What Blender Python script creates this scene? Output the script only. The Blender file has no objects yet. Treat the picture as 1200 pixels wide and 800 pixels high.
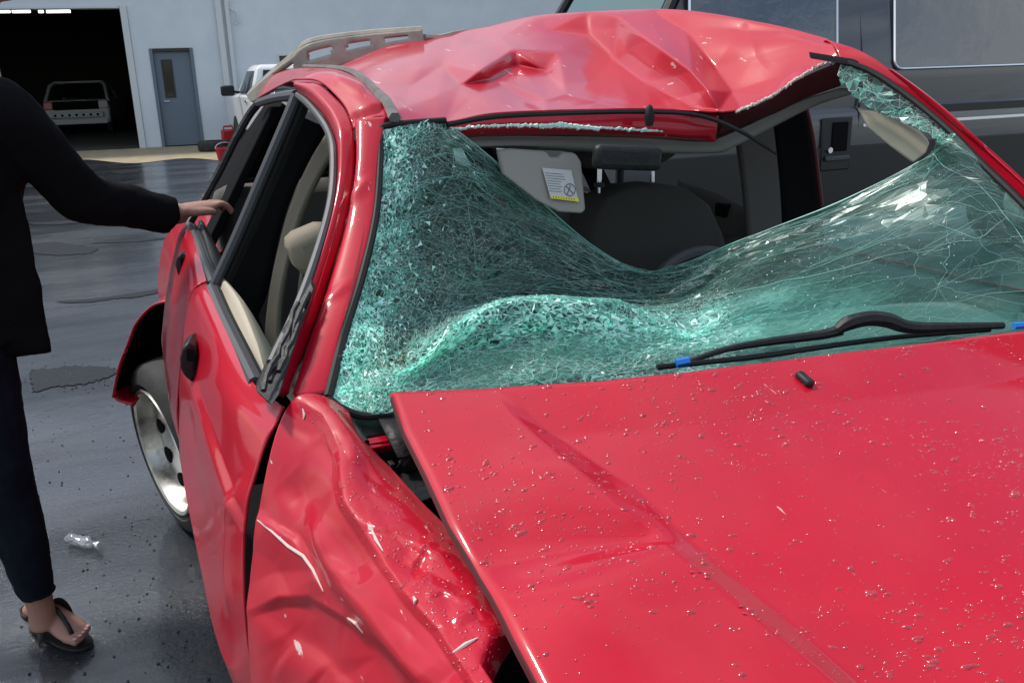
import bpy, bmesh, math, random
import numpy as np
from mathutils import Vector, Matrix
from mathutils.geometry import delaunay_2d_cdt
random.seed(7); rng = np.random.default_rng(7)
S = bpy.context.scene
COL = S.collection

# ------------------------------------------------------------------ camera
F = 1050.0                       # focal length in pixels of a 1200 px wide frame
YAW, PITCH, ROLL = map(math.radians, (24, 16.9, 1.7))
CAM = np.array([0, 0, 1.45])
fw = np.array([math.sin(YAW)*math.cos(PITCH), math.cos(YAW)*math.cos(PITCH), -math.sin(PITCH)])
rt0 = np.array([math.cos(YAW), -math.sin(YAW), 0.0]); up0 = np.cross(rt0, fw)
rt = rt0*math.cos(ROLL)-up0*math.sin(ROLL); up = up0*math.cos(ROLL)+rt0*math.sin(ROLL)
cd = bpy.data.cameras.new('camera'); cam = bpy.data.objects.new('camera', cd); COL.objects.link(cam)
cd.sensor_width = 36; cd.lens = 36*F/1200; cd.clip_start = 0.03; cd.clip_end = 500
M4 = Matrix.Identity(4)
for i in range(3):
    M4[i][0] = rt[i]; M4[i][1] = up[i]; M4[i][2] = -fw[i]; M4[i][3] = CAM[i]
cam.matrix_world = M4
S.camera = cam
# ------------------------------------------------------------------ sky, sun, exposure
SUN_EL, SUN_AZ = math.radians(58), math.radians(-42)      # azimuth clockwise from +Y (to +X)
w = bpy.data.worlds.new('World'); S.world = w; w.use_nodes = True
nt = w.node_tree; nt.nodes.clear()
out = nt.nodes.new('ShaderNodeOutputWorld'); bg = nt.nodes.new('ShaderNodeBackground')
sky = nt.nodes.new('ShaderNodeTexSky'); sky.sky_type = 'NISHITA'; sky.sun_disc = False
sky.sun_elevation = SUN_EL; sky.sun_rotation = SUN_AZ; sky.air_density = 1.2; sky.dust_density = 1.5
tc = nt.nodes.new('ShaderNodeTexCoord'); mp = nt.nodes.new('ShaderNodeMapping'); mp.inputs['Scale'].default_value = (1, 1, 2.6)
nz = nt.nodes.new('ShaderNodeTexNoise'); nz.inputs['Scale'].default_value = 2.2; nz.inputs['Detail'].default_value = 7; nz.inputs['Roughness'].default_value = .58
cr = nt.nodes.new('ShaderNodeValToRGB'); cr.color_ramp.elements[0].position = .40; cr.color_ramp.elements[1].position = .66
mx = nt.nodes.new('ShaderNodeMixRGB'); mx.inputs[2].default_value = (6.5, 6.9, 7.4, 1)
nt.links.new(tc.outputs['Generated'], mp.inputs[0]); nt.links.new(mp.outputs[0], nz.inputs['Vector'])
nt.links.new(nz.outputs['Fac'], cr.inputs[0]); nt.links.new(cr.outputs[0], mx.inputs[0])
nt.links.new(sky.outputs[0], mx.inputs[1]); nt.links.new(mx.outputs[0], bg.inputs[0])
bg.inputs[1].default_value = 0.125; nt.links.new(bg.outputs[0], out.inputs[0])
sd = bpy.data.lights.new('sun', 'SUN'); sun = bpy.data.objects.new('sun', sd); COL.objects.link(sun)
sd.energy = 2.8; sd.angle = math.radians(7); sd.color = (1, .95, .88)
tosun = Vector((math.sin(SUN_AZ)*math.cos(SUN_EL), math.cos(SUN_AZ)*math.cos(SUN_EL), math.sin(SUN_EL)))
sun.rotation_euler = tosun.to_track_quat('Z', 'Y').to_euler()
S.view_settings.view_transform = 'Standard'; S.view_settings.look = 'None'
S.view_settings.exposure = 0.38; S.view_settings.gamma = 1
S.render.engine = 'CYCLES'; S.cycles.max_bounces = 10; S.cycles.transparent_max_bounces = 24

# ------------------------------------------------------------------ helpers
def ray(px, py): return fw+rt*((px-600)/F)-up*((py-400)/F)
def P(px, py, Y):
    d = ray(px, py); return CAM+d*(Y/d[1])
def PZ(px, py, Z=0.0):
    d = ray(px, py); return CAM+d*((Z-CAM[2])/d[2])
def W(x, y, z): return np.array([x, y, z], float)
def proj(p):
    v = np.asarray(p)-CAM; z = v@fw
    return np.stack([600+F*(v@rt)/z, 400-F*(v@up)/z], -1)
def pts(lst): return np.array([p if isinstance(p, np.ndarray) else P(*p) for p in lst])
def ctrl(rows): return np.array([pts(r) for r in rows])
def weights(t, N):
    t = np.clip(np.asarray(t, float), 0, N-1); i = np.minimum(t.astype(int), N-2); f = t-i
    w4 = np.stack([-.5*f+f*f-.5*f**3, 1-2.5*f*f+1.5*f**3, .5*f+2*f*f-1.5*f**3, -.5*f*f+.5*f**3], 1)
    Wm = np.zeros((len(t), N)); n = np.arange(len(t))
    for k in range(4):
        j = i+k-1
        lo = j < 0; hi = j > N-1; ok = ~(lo | hi)
        np.add.at(Wm, (n[ok], j[ok]), w4[ok, k])
        np.add.at(Wm, (n[lo], np.zeros(lo.sum(), int)), 2*w4[lo, k]); np.add.at(Wm, (n[lo], np.ones(lo.sum(), int)), -w4[lo, k])
        np.add.at(Wm, (n[hi], np.full(hi.sum(), N-1)), 2*w4[hi, k]); np.add.at(Wm, (n[hi], np.full(hi.sum(), N-2)), -w4[hi, k])
    return Wm
def surf_at(C, v, u):            # scattered evaluation; v,u in control index units
    return np.einsum('nr,nc,rcd->nd', weights(v, C.shape[0]), weights(u, C.shape[1]), C)
def surf_grid(C, nv, nu):
    return np.einsum('ar,bc,rcd->abd', weights(np.linspace(0, C.shape[0]-1, nv), C.shape[0]), weights(np.linspace(0, C.shape[1]-1, nu), C.shape[1]), C)
def curve(lst, n):
    p = pts(lst); return weights(np.linspace(0, len(p)-1, n), len(p)) @ p
def grid_faces(nv, nu, flip=False):
    a = np.arange(nv*nu).reshape(nv, nu)
    f = np.stack([a[:-1, :-1], a[:-1, 1:], a[1:, 1:], a[1:, :-1]], -1).reshape(-1, 4)
    return f[:, ::-1] if flip else f
def polyd(xy, pl):
    pl = np.array(pl, float); seg = np.linalg.norm(np.diff(pl, axis=0), axis=1); cum = np.concatenate([[0], np.cumsum(seg)])
    best = np.full(xy.shape[:-1], 1e9); side = np.zeros(best.shape); tt = np.zeros(best.shape)
    for k in range(len(pl)-1):
        ab = pl[k+1]-pl[k]; r_ = xy-pl[k]; t = np.clip((r_@ab)/(ab@ab), 0, 1)
        d = np.linalg.norm(r_-t[..., None]*ab, axis=-1); c = r_[..., 1]*ab[0]-r_[..., 0]*ab[1]
        m_ = d < best; best = np.where(m_, d, best); side = np.where(m_, np.sign(c), side); tt = np.where(m_, (cum[k]+t*seg[k])/cum[-1], tt)
    return best, side, tt
def creases(p, feats, direc):
    """raise or sink real folds; feats = (polyline px, amplitude m, width on the left, width on the right of travel, sharpness)"""
    xy = proj(p); d = np.array(direc, float); d /= np.linalg.norm(d); o = p.copy()
    for pl, amp, wl, wr, sh in feats:
        ds, sd_, t = polyd(xy, pl); k = np.clip(1-ds/np.where(sd_ > 0, wr, wl), 0, 1)
        k = k*k*(3-2*k) if sh > 1.9 else k**sh
        k = k*np.clip(np.minimum(t, 1-t)/.18+.15, 0, 1)**.8
        o = o+(k*amp)[..., None]*d
    return o

def pl_field(v2, vals, edges, q):
    """piecewise flat field over a constrained triangulation: gives facets with sharp folds between them"""
    v2 = np.asarray(v2, float); vals = np.asarray(vals, float)
    tri = delaunay_2d_cdt([Vector(tuple(a)) for a in v2], edges, [], 0, 1e-6)
    vo = np.array([(a.x, a.y) for a in tri[0]]); orig = [o[0] if len(o) else -1 for o in tri[3]]
    va = np.array([vals[o] if o >= 0 else vals[np.argmin(np.hypot(*(v2-vo[i]).T))] for i, o in enumerate(orig)])
    shp = q.shape[:-1]; q = q.reshape(-1, 2); out_ = np.zeros((len(q),)+va.shape[1:])
    for t in tri[2]:
        a, b_, c = vo[t[0]], vo[t[1]], vo[t[2]]; lo = np.minimum(np.minimum(a, b_), c); hi = np.maximum(np.maximum(a, b_), c)
        m_ = np.where((q[:, 0] >= lo[0]) & (q[:, 0] <= hi[0]) & (q[:, 1] >= lo[1]) & (q[:, 1] <= hi[1]))[0]
        if not len(m_): continue
        d = (b_[1]-c[1])*(a[0]-c[0])+(c[0]-b_[0])*(a[1]-c[1])
        if abs(d) < 1e-12: continue
        p_ = q[m_]; w0 = ((b_[1]-c[1])*(p_[:, 0]-c[0])+(c[0]-b_[0])*(p_[:, 1]-c[1]))/d; w1 = ((c[1]-a[1])*(p_[:, 0]-c[0])+(a[0]-c[0])*(p_[:, 1]-c[1]))/d; w2 = 1-w0-w1
        k = (w0 > -1e-9) & (w1 > -1e-9) & (w2 > -1e-9)
        W3 = np.stack([w0, w1, w2], 1)[k]; out_[m_[k]] = np.tensordot(W3, va[list(t)], (1, 0))
    return out_.reshape(shp+va.shape[1:])
def smooth_grid(f, it):
    for _ in range(it):
        g = f.copy(); g[1:-1, 1:-1] = .4*f[1:-1, 1:-1]+.15*(f[:-2, 1:-1]+f[2:, 1:-1]+f[1:-1, :-2]+f[1:-1, 2:]); f = g
    return f
def crumple(g, verts, chains, it=2):
    """push a panel in and out by flat facets; verts = (px, py, depth offset), chains = vertex index runs kept as folds"""
    v = np.array(verts, float); ed = [(c[i], c[i+1]) for c in chains for i in range(len(c)-1)]
    dY = smooth_grid(pl_field(v[:, :2], v[:, 2], ed, proj(g)), it)
    r_ = g-CAM; return CAM+r_*(1+dY/r_[..., 1])[..., None]
class MB:
    def __init__(s): s.v = []; s.f = []; s.n = 0
    def add(s, v, f):
        v = np.asarray(v, float).reshape(-1, 3)
        s.f += [[int(i)+s.n for i in q] for q in f]; s.v.append(v); s.n += len(v); return s
    def box(s, c, d, R=None):
        c = np.array(c, float); h = np.array(d, float)/2
        v = np.array([[x, y, z] for z in (-1, 1) for y in (-1, 1) for x in (-1, 1)])*h
        if R is not None: v = v@np.array(R).T
        return s.add(v+c, [(0, 2, 3, 1), (4, 5, 7, 6), (0, 1, 5, 4), (2, 6, 7, 3), (0, 4, 6, 2), (1, 3, 7, 5)])
    def tube(s, path, r, n=8, flat=None, caps=True):
        p = np.asarray(path, float); m = len(p); r = np.full(m, r) if np.isscalar(r) else np.asarray(r, float)
        t = np.gradient(p, axis=0); t /= np.linalg.norm(t, axis=1)[:, None]+1e-12
        a = np.array([0, 0, 1.]) if flat is None else np.array(flat, float)
        if flat is None and abs(t[0]@a) > .9: a = np.array([1., 0, 0])
        vs = []
        for i in range(m):
            a = a-(a@t[i])*t[i]; a /= np.linalg.norm(a); b = np.cross(t[i], a)
            an = np.arange(n)*2*np.pi/n
            vs.append(p[i]+r[i]*(np.cos(an)[:, None]*b+np.sin(an)[:, None]*a))
        return s.loft(vs, caps)
    def loft(s, secs, caps=True):
        n = len(secs[0]); m = len(secs); f = []
        for i in range(m-1):
            for j in range(n):
                k = (j+1) % n; f.append((i*n+j, i*n+k, (i+1)*n+k, (i+1)*n+j))
        if caps: f.append(tuple(range(n))[::-1]); f.append(tuple((m-1)*n+j for j in range(n)))
        return s.add(np.concatenate([np.asarray(q) for q in secs]), f)
    def ell(s, path, ra, rb, adir, n=16, caps=True):
        """ellipse sections along a path; ra along adir, rb across"""
        p = np.asarray(path, float); t = np.gradient(p, axis=0); secs = []
        for i in range(len(p)):
            ti = t[i]/np.linalg.norm(t[i]); a = np.array(adir, float); a = a-(a@ti)*ti; a /= np.linalg.norm(a); b = np.cross(ti, a)
            an = np.arange(n)*2*np.pi/n
            secs.append(p[i]+ra[i]*np.cos(an)[:, None]*a+rb[i]*np.sin(an)[:, None]*b)
        return s.loft(secs, caps)
    def prism(s, outline, off):
        o = np.asarray(outline, float); n = len(o); off = np.array(off, float)
        return s.add(np.concatenate([o, o+off]), [tuple(range(n))[::-1], tuple(range(n, 2*n))]+[(i, (i+1) % n, n+(i+1) % n, n+i) for i in range(n)])
    def lathe(s, prof, n=32, axis='z', c=(0, 0, 0)):
        vs = []
        for k in range(n):
            a = 2*np.pi*k/n
            for r, h in prof:
                v = (r*np.cos(a), r*np.sin(a), h)
                if axis == 'x': v = (h, r*np.cos(a), r*np.sin(a))
                if axis == 'y': v = (r*np.cos(a), h, r*np.sin(a))
                vs.append(v)
        m = len(prof); f = []
        for k in range(n):
            k2 = (k+1) % n
            for j in range(m-1): f.append((k*m+j, k2*m+j, k2*m+j+1, k*m+j+1))
        return s.add(np.array(vs)+np.array(c), f)
    def sphere(s, c, r, nu=10, nv=6):
        r = np.array(r, float)*np.ones(3); vs = []
        for i in range(nv+1):
            th = np.pi*i/nv
            for j in range(nu):
                ph = 2*np.pi*j/nu; vs.append([np.sin(th)*np.cos(ph), np.sin(th)*np.sin(ph), np.cos(th)])
        f = [(i*nu+j, (i+1)*nu+j, (i+1)*nu+(j+1) % nu, i*nu+(j+1) % nu) for i in range(nv) for j in range(nu)]
        return s.add(np.array(vs)*r+np.array(c), f)
    def build(s, name, mat, parent=None, smooth=True, thick=0, bevel=0, remesh=0, subs=0, angle=40, kind=None, label=None, solid_off=-1):
        v = np.concatenate(s.v)
        root = parent
        while root is not None and root.parent is not None: root = root.parent
        if root is not None and root.get('_w'): v = v-np.array(root.location)
        me = bpy.data.meshes.new(name); me.from_pydata(v.tolist(), [], s.f); me.validate(); me.update()
        if isinstance(mat, str): mat = MAT[mat]
        me.materials.append(mat)
        o = bpy.data.objects.new(name, me); COL.objects.link(o)
        if parent is not None: o.parent = parent
        if kind: o['kind'] = kind
        if label: o['label'] = label
        if remesh:
            m = o.modifiers.new('r', 'REMESH'); m.mode = 'VOXEL'; m.voxel_size = remesh; m.use_smooth_shade = True
            m = o.modifiers.new('s', 'SMOOTH'); m.iterations = 6; m.factor = .5
        if thick:
            m = o.modifiers.new('t', 'SOLIDIFY'); m.thickness = thick; m.offset = solid_off
        if bevel:
            m = o.modifiers.new('b', 'BEVEL'); m.width = bevel; m.segments = 2; m.limit_method = 'ANGLE'; m.angle_limit = math.radians(30)
        if subs:
            m = o.modifiers.new('u', 'SUBSURF'); m.levels = subs; m.render_levels = subs
        if smooth:
            me.shade_smooth()
            try: me.set_sharp_from_angle(angle=math.radians(angle))
            except Exception: pass
        return o
def panel(name, C, nv, nu, mat, parent, thick=.0025, feats=None, direc=(0, 0, 1), flip=False, angle=50, crum=None, solid_off=-1, **k):
    g = surf_grid(C, nv, nu)
    if feats: g = creases(g, feats, direc)
    if crum: g = crumple(g, *crum)
    b = MB(); b.add(g.reshape(-1, 3), grid_faces(nv, nu, flip))
    return b.build(name, mat, parent, thick=thick, angle=angle, solid_off=solid_off, **k)
def thing(name, label, cat, loc=(0, 0, 0), rotz=0, group=None, world=True):
    o = bpy.data.objects.new(name, None); COL.objects.link(o); o.location = loc; o.rotation_euler = (0, 0, rotz)
    o.empty_display_size = .2
    o['label'] = label; o['category'] = cat
    if group: o['group'] = group
    if world and rotz == 0: o['_w'] = 1
    return o
def tag(o, label, cat, group=None):
    o['label'] = label; o['category'] = cat
    if group: o['group'] = group
    return o

# ------------------------------------------------------------------ materials
MAT = {}
def mat(name, col, rough=.5, metal=0., coat=0., spec=.5, trans=0., ior=1.45, bump=None, vary=None, emit=None, coat_rough=.03):
    m = bpy.data.materials.new(name); m.use_nodes = True; MAT[name] = m
    n = m.node_tree.nodes; l = m.node_tree.links; b = n['Principled BSDF']
    b.inputs['Base Color'].default_value = (*col, 1); b.inputs['Roughness'].default_value = rough; b.inputs['Metallic'].default_value = metal
    b.inputs['Coat Weight'].default_value = coat; b.inputs['Coat Roughness'].default_value = coat_rough; b.inputs['Specular IOR Level'].default_value = spec
    b.inputs['Transmission Weight'].default_value = trans; b.inputs['IOR'].default_value = ior
    if emit: b.inputs['Emission Color'].default_value = (*emit[0], 1); b.inputs['Emission Strength'].default_value = emit[1]
    co = n.new('ShaderNodeTexCoord')
    if vary:         # (scale, other colour, lo, hi)
        t = n.new('ShaderNodeTexNoise'); t.inputs['Scale'].default_value = vary[0]; t.inputs['Detail'].default_value = 8; t.inputs['Roughness'].default_value = .65
        r = n.new('ShaderNodeValToRGB'); r.color_ramp.elements[0].position = vary[2]; r.color_ramp.elements[1].position = vary[3]
        r.color_ramp.elements[0].color = (*col, 1); r.color_ramp.elements[1].color = (*vary[1], 1)
        l.new(co.outputs['Object'], t.inputs['Vector']); l.new(t.outputs['Fac'], r.inputs[0]); l.new(r.outputs[0], b.inputs['Base Color'])
    if bump:         # (scale, strength, distance)
        t = n.new('ShaderNodeTexNoise'); t.inputs['Scale'].default_value = bump[0]; t.inputs['Detail'].default_value = 6
        u = n.new('ShaderNodeBump'); u.inputs['Strength'].default_value = bump[1]; u.inputs['Distance'].default_value = bump[2]
        l.new(co.outputs['Object'], t.inputs['Vector']); l.new(t.outputs['Fac'], u.inputs['Height']); l.new(u.outputs[0], b.inputs['Normal'])
        if coat: l.new(u.outputs[0], b.inputs['Coat Normal'])
    return m
def red_paint(name, dirt=.0):
    m = mat(name, (.48, .002, .010), rough=.45, coat=.6, coat_rough=.06, spec=.2)
    n = m.node_tree.nodes; l = m.node_tree.links; b = n['Principled BSDF']
    co = n['Texture Coordinate']
    # grime film, faint streaks and rare chips down to primer
    t = n.new('ShaderNodeTexNoise'); t.inputs['Scale'].default_value = 5; t.inputs['Detail'].default_value = 9; t.inputs['Roughness'].default_value = .7
    r = n.new('ShaderNodeValToRGB'); r.color_ramp.elements[0].position = .35; r.color_ramp.elements[1].position = .8
    r.color_ramp.elements[0].color = (.46, .0015, .017, 1); r.color_ramp.elements[1].color = (.37, .003, .019, 1)
    l.new(co.outputs['Object'], t.inputs['Vector']); l.new(t.outputs['Fac'], r.inputs[0])
    mp = n.new('ShaderNodeMapping'); mp.inputs['Scale'].default_value = (60, 9, 30); mp.inputs['Rotation'].default_value = (.3, .2, .7)
    t2 = n.new('ShaderNodeTexNoise'); t2.inputs['Scale'].default_value = 1.0; t2.inputs['Detail'].default_value = 4; t2.inputs['Roughness'].default_value = .6
    r2 = n.new('ShaderNodeValToRGB'); r2.color_ramp.elements[0].position = .735-dirt; r2.color_ramp.elements[1].position = .76-dirt
    l.new(co.outputs['Object'], mp.inputs[0]); l.new(mp.outputs[0], t2.inputs['Vector']); l.new(t2.outputs['Fac'], r2.inputs[0])
    mix = n.new('ShaderNodeMixRGB'); mix.inputs[2].default_value = (.55, .38, .36, 1)
    l.new(r2.outputs[0], mix.inputs[0]); l.new(r.outputs[0], mix.inputs[1]); l.new(mix.outputs[0], b.inputs['Base Color'])
    t3 = n.new('ShaderNodeTexNoise'); t3.inputs['Scale'].default_value = 14; t3.inputs['Detail'].default_value = 8
    mr = n.new('ShaderNodeMapRange'); mr.inputs['To Min'].default_value = .0; mr.inputs['To Max'].default_value = .16
    l.new(co.outputs['Object'], t3.inputs['Vector']); l.new(t3.outputs['Fac'], mr.inputs['Value']); l.new(mr.outputs[0], b.inputs['Coat Roughness'])
    u = n.new('ShaderNodeBump'); u.inputs['Strength'].default_value = .06; u.inputs['Distance'].default_value = .003
    t4 = n.new('ShaderNodeTexNoise'); t4.inputs['Scale'].default_value = 22; t4.inputs['Detail'].default_value = 3
    l.new(co.outputs['Object'], t4.inputs['Vector']); l.new(t4.outputs['Fac'], u.inputs['Height']); l.new(u.outputs[0], b.inputs['Normal']); l.new(u.outputs[0], b.inputs['Coat Normal'])
    return m
red_paint('red'); red_paint('red_worn', .05)
mat('red_inner', (.06, .004, .006), .6)
mat('black_rubber', (.014, .014, .015), .6, spec=.3, bump=(60, .3, .002))
mat('black_plastic', (.014, .0145, .016), .5, spec=.35, bump=(70, .6, .004), vary=(25, (.03, .03, .03), .5, .8))
mat('seal_grey', (.06, .065, .07), .5, bump=(80, .2, .001))
mat('strap_grey', (.16, .155, .15), .6, bump=(60, .3, .002), vary=(30, (.09, .085, .08), .4, .7))
mat('rail', (.36, .33, .28), .55, vary=(18, (.22, .20, .17), .45, .75), bump=(50, .2, .002))
mat('chrome', (.75, .76, .78), .12, 1)
mat('alloy', (.62, .60, .54), .32, .85, vary=(16, (.30, .26, .19), .5, .72), bump=(40, .2, .002))
mat('tyre', (.022, .022, .023), .8, bump=(70, .5, .003), vary=(10, (.045, .043, .04), .4, .7))
mat('trim_beige', (.42, .37, .29), .75, bump=(160, .25, .001))
mat('trim_grey', (.075, .072, .066), .8, bump=(160, .3, .001))
mat('trim_tan', (.24, .205, .155), .8, bump=(160, .3, .001)); mat('seat', (.035, .033, .030), .95, bump=(220, .6, .002))
mat('headliner', (.16, .16, .145), .9, bump=(200, .4, .001))
mat('dash', (.06, .062, .066), .6, bump=(200, .4, .001))
mat('dash_top', (.17, .175, .18), .7, bump=(200, .4, .001)); mat('dark', (.008, .008, .009), .9, spec=.08)
mat('visor', (.27, .26, .23), .7, bump=(200, .3, .001))
mat('paper', (.5, .51, .5), .6); mat('print', (.12, .13, .14), .6); mat('yellow', (.75, .62, .05), .6)
mat('blue_clip', (.02, .18, .65), .4)
mat('navy', (.008, .011, .022), .85, bump=(120, .6, .003))
mat('scuff', (.62, .50, .46), .6)
mat('cloth_black', (.006, .006, .007), .95, spec=.1, bump=(120, .6, .003))
mat('denim', (.006, .008, .014), .9, spec=.12, bump=(260, .6, .0015), vary=(12, (.011, .015, .024), .4, .7))
mat('skin', (.36, .20, .15), .5, bump=(140, .25, .001), vary=(14, (.30, .15, .11), .4, .7))
MAT['skin'].node_tree.nodes['Principled BSDF'].inputs['Subsurface Weight'].default_value = .08
mat('nail', (.55, .30, .28), .2)
mat('hair', (.03, .018, .012), .6)
mat('leather_black', (.012, .011, .011), .55)
mat('sole_edge', (.32, .26, .20), .7)
mat('shirt', (.10, .012, .02), .9, vary=(30, (.03, .02, .025), .4, .55))
mat('wall_paint', (.66, .71, .75), .8, bump=(35, .25, .006), vary=(1.3, (.56, .62, .66), .35, .75))
mat('wall_trim', (.60, .63, .64), .6)
mat('door_paint', (.13, .17, .21), .5, bump=(30, .1, .003))
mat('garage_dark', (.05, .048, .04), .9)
mat('lamp_tube', (.9, .9, .8), .5, emit=((1, .86, .70), 3.0))
mat('glass_dark', (.01, .012, .014), .03, spec=.8)
mat('van_paint', (.075, .077, .084), .36, .5, coat=1, bump=(9, .05, .006))
mat('van_glass', (.006, .009, .018), .03, ior=2.25, bump=(3, .25, .02))
mat('screen_glass', (.05, .11, .11), .08, spec=.8); mat('van_lower', (.010, .010, .011), .35)
mat('white_paint', (.70, .71, .72), .35, coat=.7)
mat('silver_body', (.62, .62, .61), .45)
mat('taillight', (.45, .02, .02), .2, coat=1)
mat('red_plastic', (.42, .015, .02), .4)
mat('bottle_cap', (.8, .8, .82), .4)
mat('grass', (.16, .14, .05), .9)

def facing_mix(n, l, base=.04, power=5.0):
    lw = n.new('ShaderNodeLayerWeight'); lw.inputs[0].default_value = .5
    pw = n.new('ShaderNodeMath'); pw.operation = 'POWER'; pw.inputs[1].default_value = power; l.new(lw.outputs['Facing'], pw.inputs[0])
    ma = n.new('ShaderNodeMath'); ma.operation = 'MULTIPLY_ADD'; ma.inputs[1].default_value = 1-base; ma.inputs[2].default_value = base; l.new(pw.outputs[0], ma.inputs[0])
    return ma, lw
# cracked laminated glass: green tinted sheet, every shard a flat face, white edges where the cracks run
def glass_mat():
    m = bpy.data.materials.new('crazed_glass'); m.use_nodes = True; MAT['crazed_glass'] = m
    n = m.node_tree.nodes; l = m.node_tree.links; n.clear()
    o = n.new('ShaderNodeOutputMaterial')
    tr = n.new('ShaderNodeBsdfTransparent'); tr.inputs[0].default_value = (.42, .68, .60, 1)
    gl = n.new('ShaderNodeBsdfGlossy'); gl.inputs['Roughness'].default_value = .27; gl.inputs['Color'].default_value = (.85, .95, .93, 1)
    fr, _ = facing_mix(n, l, .045, 4.2)
    base = n.new('ShaderNodeMixShader'); l.new(fr.outputs[0], base.inputs[0]); l.new(tr.outputs[0], base.inputs[1]); l.new(gl.outputs[0], base.inputs[2])
    di = n.new('ShaderNodeBsdfDiffuse'); di.inputs[0].default_value = (.16, .42, .38, 1)
    tl = n.new('ShaderNodeBsdfTranslucent'); tl.inputs[0].default_value = (.18, .50, .44, 1)
    a = n.new('ShaderNodeAttribute'); a.attribute_name = 'craze'
    rp = n.new('ShaderNodeValToRGB'); e0, e1 = rp.color_ramp.elements; e0.color = (.07, .27, .21, 1); e0.position = .1; e1.color = (.62, .82, .78, 1); e1.position = 1.0
    em = rp.color_ramp.elements.new(.62); em.color = (.17, .46, .39, 1); l.new(a.outputs['Fac'], rp.inputs[0]); l.new(rp.outputs[0], di.inputs[0])
    milk = n.new('ShaderNodeAddShader'); l.new(di.outputs[0], milk.inputs[0]); l.new(tl.outputs[0], milk.inputs[1])
    s1 = n.new('ShaderNodeMixShader'); l.new(a.outputs['Fac'], s1.inputs[0]); l.new(base.outputs[0], s1.inputs[1]); l.new(milk.outputs[0], s1.inputs[2])
    wf = n.new('ShaderNodeWireframe'); wf.inputs[0].default_value = .00034
    e = n.new('ShaderNodeAttribute'); e.attribute_name = 'edge'
    mu = n.new('ShaderNodeMath'); mu.operation = 'MULTIPLY'; l.new(wf.outputs[0], mu.inputs[0]); l.new(e.outputs['Fac'], mu.inputs[1])
    wd = n.new('ShaderNodeBsdfDiffuse'); wd.inputs[0].default_value = (.70, .88, .84, 1)
    wt = n.new('ShaderNodeBsdfTranslucent'); wt.inputs[0].default_value = (.45, .75, .68, 1)
    wa = n.new('ShaderNodeAddShader'); l.new(wd.outputs[0], wa.inputs[0]); l.new(wt.outputs[0], wa.inputs[1])
    s2 = n.new('ShaderNodeMixShader'); l.new(mu.outputs[0], s2.inputs[0]); l.new(s1.outputs[0], s2.inputs[1]); l.new(wa.outputs[0], s2.inputs[2])
    l.new(s2.outputs[0], o.inputs[0]); return m
glass_mat()
mat('glass_edge', (.55, .80, .74), .3); mat('crack', (.30, .58, .52), .35)
def water_mat(name, base, tint, edge):
    m = bpy.data.materials.new(name); m.use_nodes = True; MAT[name] = m
    n = m.node_tree.nodes; l = m.node_tree.links; n.clear(); o = n.new('ShaderNodeOutputMaterial')
    tr = n.new('ShaderNodeBsdfTransparent'); gl = n.new('ShaderNodeBsdfGlossy'); gl.inputs['Roughness'].default_value = .05
    fr, lw = facing_mix(n, l, base, 3.0)
    mc = n.new('ShaderNodeMixRGB'); mc.inputs[1].default_value = (*tint, 1); mc.inputs[2].default_value = (*edge, 1); l.new(lw.outputs['Facing'], mc.inputs[0]); l.new(mc.outputs[0], tr.inputs[0])
    mx = n.new('ShaderNodeMixShader'); l.new(fr.outputs[0], mx.inputs[0]); l.new(tr.outputs[0], mx.inputs[1]); l.new(gl.outputs[0], mx.inputs[2]); l.new(mx.outputs[0], o.inputs[0])
mat('water', (.40, .002, .014), .12, coat=1, coat_rough=.02, spec=.8); water_mat('bottle', .22, (.93, .94, .95), (.6, .62, .65))

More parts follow.
